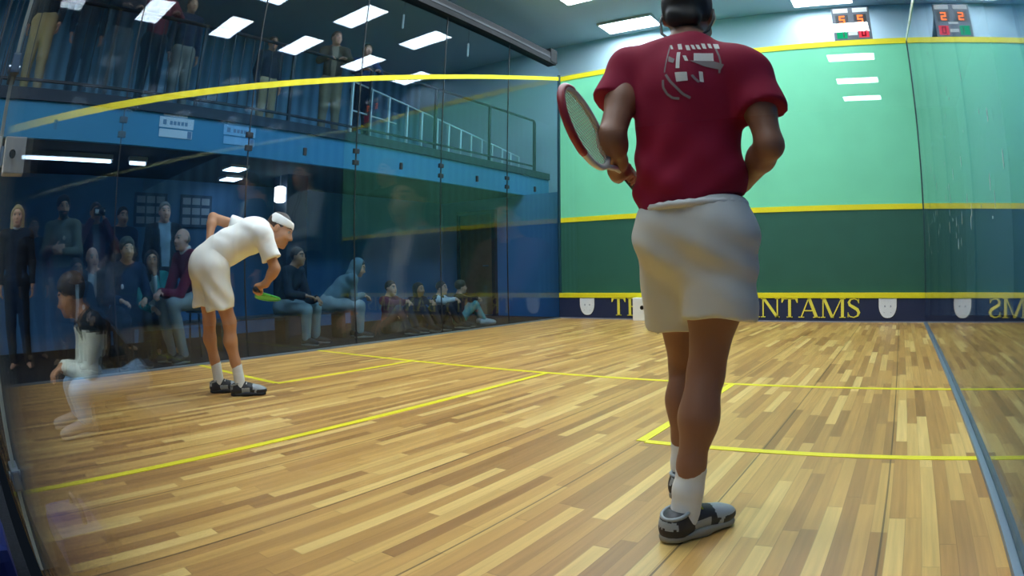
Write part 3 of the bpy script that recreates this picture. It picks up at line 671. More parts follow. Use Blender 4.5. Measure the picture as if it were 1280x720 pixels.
# ------------------------------------------------------------------ scoreboard
sb = empty('scoreboard', (5.5, L + .16, 4.93), label='electronic scoreboard with lit digits above the right end of the front wall', cat='scoreboard')
MB().box(-.33, .33, 0, .07, -.31, .31, .01).done('case', mat('score_case', '#56616e', .5), sb)
MB().box(-.3, .3, .07, 6.2 - 4.75 - .06, .2, .24).done('bracket', mat('beam_dark', ''), sb)
SEG = {'0': 'abcdef', '1': 'bc', '5': 'acdfg', '2': 'abdeg'}
def digit(m, ch, x, z, w, h_, t):
    s = {'a': (x, x + w, z + h_ - t, z + h_), 'd': (x, x + w, z, z + t), 'g': (x, x + w, z + h_/2 - t/2, z + h_/2 + t/2), 'f': (x, x + t, z + h_/2, z + h_), 'e': (x, x + t, z, z + h_/2), 'b': (x + w - t, x + w, z + h_/2, z + h_), 'c': (x + w - t, x + w, z, z + h_/2)}
    for k in SEG[ch]: a, b, c, d = s[k]; m.box(a, b, -.012, -.004, c, d)
for a in (-.27, .05): MB().box(a, a + .22, -.004, 0, -.02, .17).done('digit_window', mat('score_black', '#14181d', .4), sb)
for a in (-.21, .11): m = MB(); digit(m, '5', a, .0, .1, .15, .026); m.done('score_digit', emit('led_orange', '#ff7a3a', 2.6), sb)
m = MB().box(-.28, -.1, -.004, 0, -.27, -.1).done('green_window', emit('led_green_dim', '#18c98a', .9), sb); k = MB(); digit(k, '1', -.22, -.25, .07, .13, .022); k.done('digit', mat('led_dark', '#0d3a2c', .5), m)
m = MB().box(.1, .28, -.004, 0, -.27, -.1).done('red_window', emit('led_red_dim', '#ff4d62', 1.0), sb); k = MB(); digit(k, '0', .15, -.25, .08, .13, .022); k.done('digit', emit('led_red', '#a3001c', .6), m)
for a, b, c, d in ((-.09, .09, -.07, -.03), (-.08, .08, -.22, -.16), (-.3, -.04, .21, .29), (.04, .3, .21, .29)): MB().box(a, b, -.006, 0, c, d).done('name_plate', mat('plate_white', '#dfe6ea', .5), sb)
# ------------------------------------------------------------------ white boxes
def lens_box(name, loc, rz, wx, dy, hz, hole, hx, hzz, lab, cat):
    r = empty(name, loc, rz, label=lab, cat=cat); MB().box(-wx/2, wx/2, -dy/2, dy/2, 0, hz, min(wx, hz) * .06).done('housing', mat('box_white', '#e9ebe6', .5), r)
    MB().tube([(hx, -dy/2 - .004, hzz), (hx, -dy/2 + .004, hzz)], hole, 20).done('lens', mat('lens_black', '#0a0b0d', .25), r); return r
lens_box('speaker_box', (1.665, L - .13, 0), 0, .24, .17, .385, .035, .05, .22, 'white box with a round black opening standing on the floor against the tin', 'speaker')
lens_box('camera_box', (4.22, -.051, 1.108), math.radians(90), .074, .05, .096, .0115, .008, .05, 'small white camera housing fixed at the edge of the back glass', 'camera')
MB().box(4.205, 4.235, -.0138, -.0062, 1.13, 1.18, .002).done('camera_bracket', steel, label='steel bracket holding the small white camera housing on the back glass', cat='bracket')
m = MB(); m.box(-.18, .18, -.09, .09, 0, .13, .04); bag = empty('sports_bag', (3.96, -.2, 0), label='navy blue bag on the floor at the edge of the back glass', cat='bag'); m.done('bag_body', mat('bag_navy', '#14225a', .8, .2), bag)
MB().tube([(-.12, -.03, .12), (-.08, -.03, .17), (.08, -.03, .17), (.12, -.03, .12)], .009, 8).done('strap', mat('bag_strap', '#0f1838', .8), bag, True)
# seating under the balcony
bench = mat('bench_grey', '#3a424a', .7)
def bleacher(lab, x0, x1, y0, y1, z, fronts):
    b = empty('bench', ((x0 + x1) / 2, (y0 + y1) / 2, 0), label=lab, cat='bench'); w, l = (x1 - x0) / 2, (y1 - y0) / 2
    MB().box(-w, w, -l, l, z - .04, z, .008).done('seat', bench, b)
    for y in np.linspace(-l + .1, l - .1, fronts): MB().box(-w + .03, w - .03, y - .03, y + .03, 0, z - .04).done('leg', mat('bench_leg', '#20262c', .6), b)
bleacher('low grey bench along the left glass under the balcony', -1.2, -.88, 1.3, 5.5, .385, 5)
for x, y, z, lab in ((-.62, 1.25, .30, 'low round stool under the young spectator in the black jacket'), (-.62, 1.91, .42, 'round stool under the spectator with grey green hair'), (-.5, 2.86, .54, 'tall round stool under the bald spectator in maroon')):
    q = empty('stool', (x - .02, y, 0), label=lab, cat='stool', group='stools along the left glass'); MB().tube([(0, 0, z - .035), (0, 0, z - .03), (0, 0, z - .008), (0, 0, z)], .15, 24, taper=[.14, .15, .15, .14]).done('seat', bench, q, True)
    for k in range(3): a = 2.1 * k + .5; MB().tube([(.1 * math.cos(a), .1 * math.sin(a), z - .035), (.14 * math.cos(a), .14 * math.sin(a), 0)], .013, 8).done('leg', mat('bench_leg', '#20262c', .6), q)
bleacher('low grey bench behind the back glass', 1.5, 3.0, -1.24, -.96, .20, 3)
bleacher('grey bench further behind the back glass', 3.2, 4.6, -3.3, -2.95, .38, 3)
bleacher('short grey bench close behind the back glass', 3.3, 4.4, -2.2, -1.85, .38, 3)

# ------------------------------------------------------------------ rackets
def racket(name, butt, a, s, frame, accent, string, gripc, label):
    a = unit(a); s = unit(s - a * np.dot(s, a)); n = np.cross(a, s); base = V(*butt)
    r = empty(name, tuple(base), label=label, cat='racket')
    P = lambda u, v, w=0: tuple(a * v + s * u + n * w)
    hl, hw, hc = .172, .098, .686 - .172
    el = [P(hw * (1 + .12 * math.sin(t)) * math.cos(t), hc + hl * math.sin(t)) for t in [2 * PI * i / 48 for i in range(48)]]
    f = MB().tube(el, .0095, 8, closed=True).tube([P(-.052, hc - .155), P(-.022, .27), P(-.008, .2)], .009, 8).tube([P(.052, hc - .155), P(.022, .27), P(.008, .2)], .009, 8).done('frame', frame, r, True)
    MB().tube([P(hw * (1 + .12 * math.sin(t)) * math.cos(t) * 1.02, hc + hl * 1.02 * math.sin(t)) for t in [PI * (.12 + .76 * i / 20) for i in range(21)]], .0105, 8).done('bumper', accent, f, True)
    MB().tube([P(0, .17), P(0, .27)], .011, 10).done('shaft', frame, r, True)
    m = MB()
    for i in range(-8, 9):
        u = i * .0105; k = math.sqrt(max(0, 1 - (u / hw) ** 2)); m.tube([P(u, hc - hl * k), P(u, hc + hl * k)], .0012, 4)
    for i in range(-10, 11):
        v = i * .0155; k = math.sqrt(max(0, 1 - (v / hl) ** 2)) * (1 + .12 * v / hl); m.tube([P(-hw * k, hc + v), P(hw * k, hc + v)], .0012, 4)
    m.done('strings', string, r)
    g = MB().tube([P(0, 0), P(0, .012), P(0, .19)], .0165, 12, taper=[.019, .018, .0145]).done('grip', gripc, r, True)
    return r
# ------------------------------------------------------------------ player in the red shirt
def red_player():
    root = empty('person', (5.37, 1.65, 0), label='person in a red T-shirt and white shorts seen from behind, walking with a racket', cat='person')
    O = V(5.37, 1.65, 0)
    RB, RT = V(5.108, 1.85, 1.098), V(5.208, 1.17, 1.235); ra = unit(RT - RB)
    J = dict(pel=V(5.372, 1.66, .97), waist=V(5.37, 1.655, 1.1), chest=V(5.368, 1.66, 1.32), neck=V(5.37, 1.68, 1.512),
             shL=V(5.175, 1.665, 1.468), shR=V(5.56, 1.665, 1.40), elbL=V(5.18, 1.50, 1.205), wrL=V(5.148, 1.615, 1.155),
             elbR=V(5.622, 1.6, 1.165), wrR=V(5.49, 1.79, 1.085), hipL=V(5.29, 1.68, .91), hipR=V(5.455, 1.66, .905),
             kneeL=V(5.262, 1.87, .505), kneeR=V(5.398, 1.67, .51), ankL=V(5.262, 1.86, .125), ankR=V(5.358, 1.60, .093),
             footL=V(-.28, 1, -.25), footR=V(.5, .86, 0), tf=V(0, 1, 0), hf=V(-.15, 1, -.12), hu=V(0, .1, 1), hc=V(5.352, 1.74, 1.655), hs=1., s=1.,
             hdR=unit(V(-.7, .6, -.1)), hnR=unit(V(-.5, -.6, .1)), curlR=.6, curlL=.5, hdL=ra, hnL=V(1, 0, 0),
             gripL=(RB + ra * .155, ra, unit(V(-.9, 0, .2)), .016), calfbR=V(.05, -1, 0), calfbL=V(0, -1, 0))
    st = dict(skin='tan', hair='short', haircol='#1e1a18')
    h = .0085
    B, zone, H = body_sdf(J, st); hc = mat('hair_black', '#1b1817', .6); skin = mat('skin_red_player', '#946a53', .5, .35)
    # tie the wrist to the closed hand
    B.cone(J['wrL'], RB + ra * .155 + V(-.028, 0, .006), .027, .026, .02)
    # fuller calves
    B.ell(V(5.395, 1.635, .40), (.05, .052, .1), k=.03); B.ell(V(5.262, 1.835, .38), (.045, .05, .1), k=.03)
    sobj('body', B, h, [skin, mat('lips', '#a66a5c'), hc, mat('eye_white', '#8f8880', .4), mat('iris', '#1d1714', .3)], root, zone, origin=O)
    hair = sobj('hair', (lambda S: S)(hair_sdf(H)), .009, hc, root, warp=folds(.003, 90, 70, 60), origin=O)
    red = mat('shirt_red', '#931d3b', .8, .2)
    S = SDF(); hemn = unit(V(.2, .02, -1)); hem = V(5.37, 1.655, 1.02)
    S.cone(V(5.362, 1.66, .9), V(5.362, 1.655, 1.1), .166, .152, .05, flat=(J['tf'], .8), cuts=[(hem, hemn)]); S.cone(V(5.362, 1.655, 1.1), V(5.363, 1.655, 1.34), .152, .172, .06, flat=(J['tf'], .76), cuts=[(hem, hemn)])
    S.cone(V(5.2, 1.66, 1.455), V(5.54, 1.66, 1.41), .073, .073, .06)
    for q, e, t in (('L', V(5.12, 1.52, 1.2), .5), ('R', V(5.635, 1.6, 1.165), .55)):
        o = J['sh' + q]; ax = e - o; c = o + ax * t
        S.cone(J['neck'] + V(0, -.01, -.01), o, .056, .066, .05); S.cone(o, o + ax * .85, .066, .08, .025, cuts=[(c, unit(ax))])
    S.cone(J['neck'] + V(0, -.005, -.04), J['neck'] + V(0, -.003, .022), .075, .066, .03, cuts=[(J['neck'] + V(0, 0, .012), V(0, -.1, 1))])
    shirt = sobj('t_shirt', S, h, red, root, warp=lambda X, Y, Z: .006 * np.sin(38 * Z + 14 * X + 2.6 * np.sin(12 * X + 6 * Z)) * np.clip((1.3 - Z) * 4, .06, 1) + .003 * np.sin(26 * X + 30 * Z + 2 * np.sin(9 * X)) * np.clip((1.38 - Z) * 5, 0, 1) + .003 * np.sin(X * 46 - Z * 26 + 3 * np.sin(Z * 9)), origin=O)
    # printed crest on the back, laid onto the cloth
    bpy.context.view_layer.update()
    from mathutils.bvhtree import BVHTree
    vs = [v.co.copy() for v in shirt.data.vertices]; bv = BVHTree.FromPolygons(vs, [tuple(p.vertices) for p in shirt.data.polygons])
    U = lambda px, py: (5.341 - 5.37 + (px - 87) / 490 * .168 + (py - 70) / 580 * -.008, 1.515 - (py - 70) / 580 * .2 - (px - 87) / 490 * .02)
    def lay(polys, name, m):
        b = bmesh.new()
        for poly in polys:
            f = b.faces.new([b.verts.new((*[U(*p)[0]], 0, U(*p)[1])) for p in poly])
        bmesh.ops.triangulate(b, faces=b.faces[:]); bmesh.ops.subdivide_edges(b, edges=b.edges[:], cuts=3, use_grid_fill=True)
        for v in b.verts:
            hit = bv.ray_cast(Vector((v.co.x, -1, v.co.z)), Vector((0, 1, 0)))
            v.co.y = (hit[0].y if hit[0] else -.13) - .0022
        bmesh.ops.recalc_face_normals(b, faces=b.faces[:]); me = bpy.data.meshes.new(name); b.to_mesh(me); b.free(); return link(name, me, m, shirt)
    sl = lambda x, y, w, hgt, k=28: [(x, y), (x + w, y), (x + w + k, y + hgt), (x + k, y + hgt)]
    def arc(pts, w): 
        o = []
        for i in range(len(pts) - 1):
            (a, b), (c, d) = pts[i], pts[i+1]; l = math.hypot(c - a, d - b); nx, ny = -(d - b) / l * w / 2, (c - a) / l * w / 2
            o.append([(a + nx, b + ny), (c + nx, d + ny), (c - nx, d - ny), (a - nx, b - ny)])
        return o
    pale = [sl(165, 115, 38, 70), sl(243, 135, 34, 60), sl(290, 130, 26, 50), sl(330, 125, 28, 50), sl(372, 105, 30, 60), sl(420, 100, 28, 55), sl(468, 98, 45, 60), sl(88, 120, 22, 50),
            sl(186, 215, 34, 170, 14), sl(245, 255, 30, 55), [(335, 225), (490, 210), (502, 290), (345, 305)], [(195, 425), (300, 420), (312, 500), (215, 515)], sl(392, 405, 30, 95, 12)]
    for p in pale: lay([p], 'crest_print', mat('print_pale', '#d3d4cf', .7))
    grey = [[(310, 305), (500, 292), (590, 320), (560, 370), (430, 350)], [(110, 250), (180, 290), (170, 330), (120, 310)]] + arc([(88, 490), (92, 560), (130, 620), (180, 655), (240, 660)], 22) + arc([(110, 440), (160, 510), (210, 560), (270, 620), (330, 650)], 24) + arc([(505, 160), (545, 240), (560, 300), (548, 400)], 16) + arc([(340, 445), (370, 480), (400, 505)], 22) + arc([(95, 130), (100, 260), (96, 420)], 12)
    for p in grey: lay([p], 'crest_outline', mat('print_grey', '#8a7f80', .7))
    # shorts
    S = SDF(); wst = V(5.365, 1.657, 1.006)
    S.cone(V(5.372, 1.665, .93), V(5.371, 1.658, 1.06), .163, .152, .04, flat=(J['tf'], .84), cuts=[(wst, V(-.13, 0, 1))])
    S.ell(V(5.44, 1.625, .93), (.095, .105, .11), k=.05); S.ell(V(5.30, 1.635, .93), (.1, .1, .11), k=.05)
    hR, hL = V(5.436, 1.662, .672), V(5.272, 1.78, .66)
    S.cone(J['hipR'], hR + V(-.003, 0, -.05), .112, .112, .04, cuts=[(hR, V(.02, -.1, -1))]); S.cone(J['hipL'], hL + (hL - J['hipL']) * .3, .112, .112, .03, cuts=[(hL, unit(hL - J['hipL']))])
    def sw(X, Y, Z): return .0055 * np.sin(20 * X + 31 * Z + 2.4 * np.sin(13 * Z + 6 * X)) * np.clip((1.0 - Z) * 6, 0, 1) + .004 * np.sin(X * 38 + 5 * np.sin(Z * 7)) * np.clip((.95 - Z) * 5, 0, 1)
    so = sobj('shorts', S, h, mat('shorts_white', '#dde2df', .75, .25), root, warp=sw, origin=O)
    m = MB(); pts = [(wst[0] - O[0] + .008 + .152 * math.cos(t), wst[1] - O[1] + .135 * math.sin(t), 1.003 + .008 * math.cos(t)) for t in [2 * PI * i / 60 for i in range(60)]]
    m.tube(pts, .013, 8, closed=True, taper=[.010 + .0025 * (i % 2) for i in range(60)]).done('waistband', mat('band_white', '#e3e7e6', .7), so, True)
    def piping(pts): return MB().tube([(x - O[0], y - O[1], z) for x, y, z in pts], .004, 6)
    # socks and shoes
    sock = mat('sock_white', '#dfe4e6', .85)
    for q, top in (('R', .235), ('L', .24)):
        an, kn = J['ank' + q], J['knee' + q]; d = unit(kn - an); p = an + d * (top - an[2]); S = SDF()
        S.cone(an + V(0, 0, -.03), an + d * .22, .047, .046, .02, cuts=[(p, d)]); S.cone(p - d * .075 - d * .004, p - d * .075 + d * .004, .049, .049, .006)
        S.cone(p - d * .012, p - d * .004, .0475, .0475, .004, cuts=[(p, d)])
        sobj('sock', S, .006, sock, root, origin=O)
    for q in 'RL':
        shoe(root, J['ank' + q] - O, J['foot' + q], V(0, 0, 1) if q == 'R' else unit(V(-.05, .25, 1)), mat('shoe_black', '#1d1f24', .5), mat('sole_pale', '#8f8f86', .6), mat('lace_lime', '#c8d63a', .6), .007, 1., mat('shoe_silver', '#9aa3a8', .45))
    # sports glasses on a black cord
    r, f, u, c, g, A, P = H; m = MB(); T = lambda x, y, z: tuple(P(x, y, z) - O)
    ew = m.tube([T(-.083, -.01, .018), T(-.078, .06, .022), T(-.06, .1, .02), T(0, .118, .02), T(.06, .1, .02), T(.078, .06, .022), T(.083, -.01, .018)], .006, 8).done('glasses_frame', mat('frame_white', '#d5dbdf', .4), root, True)
    MB().tube([T(-.084, -.01, .018), T(-.088, -.03, -.03), T(-.075, -.06, -.09), T(-.045, -.085, -.125), T(0, -.095, -.135), T(.045, -.085, -.125), T(.075, -.06, -.09), T(.088, -.03, -.03), T(.084, -.01, .018)], .0045, 8).done('cord', mat('cord_black', '#101215', .6), ew, True)
    for x in (-1, 1): MB().prism([(x * .033 + .026 * math.cos(t), .012 + .019 * math.sin(t)) for t in [2 * PI * i / 16 for i in range(16)]], lambda a, b, w: Vector(T(a, .112 + .002 * w - abs(a) * .12, b))).done('lens', mat('lens_dark', '#1a222a', .15), ew)
    ew2 = V(.077, 0, .043); e1 = unit(ew2 - ra * np.dot(ew2, ra)); e2 = np.cross(ra, e1); ph = math.radians(76)
    racket('racket', tuple(RB), ra, e1 * math.cos(ph) + e2 * math.sin(ph), mat('racket_white', '#e6e6e2', .35), mat('racket_red', '#a8323a', .4), mat('string_grey', '#c6c0b0', .6), mat('grip_black', '#17181b', .8), 'white and red squash racket held low by the player in the red shirt')
def hair_sdf(H):
    r, f, u, c, g, A, P = H; S = SDF(); n = unit(f * .8 - u * .62)
    S.ell(P(0, -.016, .03), (.084, .106, .1), A, .02, cuts=[(P(0, .045, .045), n), (P(0, 0, -.088), -u)])
    S.cone(P(-.03, -.082, -.05), P(.03, -.082, -.05), .028, .028, .03, cuts=[(P(0, 0, -.1), -u)]); return S
# ------------------------------------------------------------------ bent player in white
def white_player():
    O = V(1.80, 2.12, 0); rt = V(.469, .883, 0); nn = V(-.883, .469, 0)
    X = lambda u, z, w=0.: O + rt * u + nn * w + V(0, 0, z); D = lambda u, z, w=0.: rt * u + nn * w + V(0, 0, z)
    root = empty('person', tuple(O), label='person in white shirt, shorts and headband bending forward with one hand behind the back', cat='person')
    sp = unit(D(.88, .47)); tf = unit(D(.47, -.88))
    gp, ga = X(.2, .748, -.13), unit(D(.12, -.075, .5))
    J = dict(pel=X(-.17, .97), waist=X(-.05, 1.06), chest=X(.13, 1.15), neck=X(.285, 1.175), shR=X(.245, 1.135, -.165), shL=X(.2, 1.18, .17),
             elbR=X(.335, .9, -.2), wrR=X(.262, .795, -.165), elbL=X(-.165, 1.305, .2), wrL=X(-.19, 1.125, .1), hdL=unit(D(-.05, -.35, -.8)), hnL=unit(D(.25, -.5, .2)), curlL=.3,
             hdR=ga, hnR=D(1, 0), gripR=(gp, ga, unit(D(.1, .9, -.2)), .016),
             hipR=X(-.14, .91, -.09), hipL=X(-.21, .92, .085), kneeR=X(-.03, .53, -.08), kneeL=X(-.2, .54, .1), ankR=X(.02, .09, -.08), ankL=X(-.155, .09, .11),
             footR=unit(D(1, 0, -.1)), footL=unit(D(1, 0, -.05)), tf=tf, hf=unit(D(.9, -.42, -.3)), hu=unit(D(.42, .9)), hc=X(.385, 1.185), hs=1.04, s=.97, calfbR=D(-1, 0), calfbL=D(-1, 0))
    st = dict(skin='tan'); B, zone, H = body_sdf(J, st); h = .009
    B.cone(J['wrR'], gp + D(.004, .03, -.01), .026, .024, .02)
    hc = mat('hair_brown', '#3a2a20', .6)
    sobj('body', B, h, [mat('skin_white_player', '#bd8a66', .5, .35), mat('lips', '#a66a5c'), hc, mat('eye_white', '#8f8880', .4), mat('iris', '#1d1714', .3)], root, zone, origin=O)
    sobj('hair', hair_sdf(H), .009, hc, root, origin=O, warp=folds(.003, 90, 70, 60))
    r, f, u, c, g, A, P = H; S = SDF(); S.ell(P(0, -.008, .038), (.0875, .109, .1), A, .01, cuts=[(P(0, 0, .028), -u + f * .1), (P(0, 0, .095), u + f * .12)])
    sobj('headband', S, .008, mat('white_cloth', '#f8f9f7', .8), root, origin=O)
    wc = mat('white_shirt', '#f7f8f3', .8, .2)
    S = SDF(); hem = X(-.13, 1.0) ; hn = -sp
    S.cone(X(-.25, .93), J['waist'], .16, .152, .05, flat=(tf, .86), cuts=[(hem, hn)]); S.cone(J['waist'], X(.15, 1.145), .152, .168, .05, flat=(tf, .82), cuts=[(hem, hn)])
    S.cone(J['shR'] * .9 + J['shL'] * .1, J['shR'] * .1 + J['shL'] * .9, .075, .075, .05)
    for q, t in (('R', .72), ('L', .6)):
        o, e = J['sh' + q], J['elb' + q]; ax = e - o; S.cone(J['neck'] - sp * .03, o, .06, .07, .04); S.cone(o, o + ax, .074, .076, .035, cuts=[(o + ax * t, unit(ax))])
    sobj('t_shirt', S, h, wc, root, origin=O, warp=folds(.004, 25, 30, 34))
    S = SDF(); S.cone(X(-.19, .92), X(-.1, 1.04), .168, .155, .05, flat=(tf, .86), cuts=[(X(-.09, 1.05), sp)]); S.ell(X(-.215, .96), (.13, .13, .13), k=.05)
    hR, hL = X(-.085, .625, -.08), X(-.235, .645, .1)
    S.cone(J['hipR'], hR - V(0, 0, .06), .122, .113, .04, cuts=[(hR, D(.1, -1))]); S.cone(J['hipL'], hL - V(0, 0, .06), .118, .1, .03, cuts=[(hL, D(.05, -1))])
    sobj('shorts', S, h, mat('white_shorts', '#eeeee6', .8, .2), root, origin=O, warp=lambda X_, Y, Z: .006 * np.sin(30 * (X_ + Y) + 24 * Z + 2 * np.sin(9 * Z)) * np.clip((1.0 - Z) * 5, 0, 1))
    for q in 'RL':
        an, kn = J['ank' + q], J['knee' + q]; d = unit(kn - an); p = an + d * .14; S = SDF(); S.cone(an + V(0, 0, -.03), an + d * .2, .044, .042, .02, cuts=[(p, d)])
        sobj('sock', S, .007, mat('sock_white', ''), root, origin=O)
        shoe(root, an - O, J['foot' + q], V(0, 0, 1), mat('shoe_dark', '#24262b', .5), mat('sole_black', '#1a1b1d', .6), mat('lace_white', '#dddddd', .6), .008, 1., mat('shoe_silver', ''))
    racket('racket', tuple(gp - ga * .1), ga, D(1, -.12), mat('racket_green', '#3fae3c', .4), mat('racket_green', ''), mat('string_green', '#7fcf6a', .6), mat('grip_black', ''), 'bright green squash racket held by the bent player in white')
red_player(); white_player()

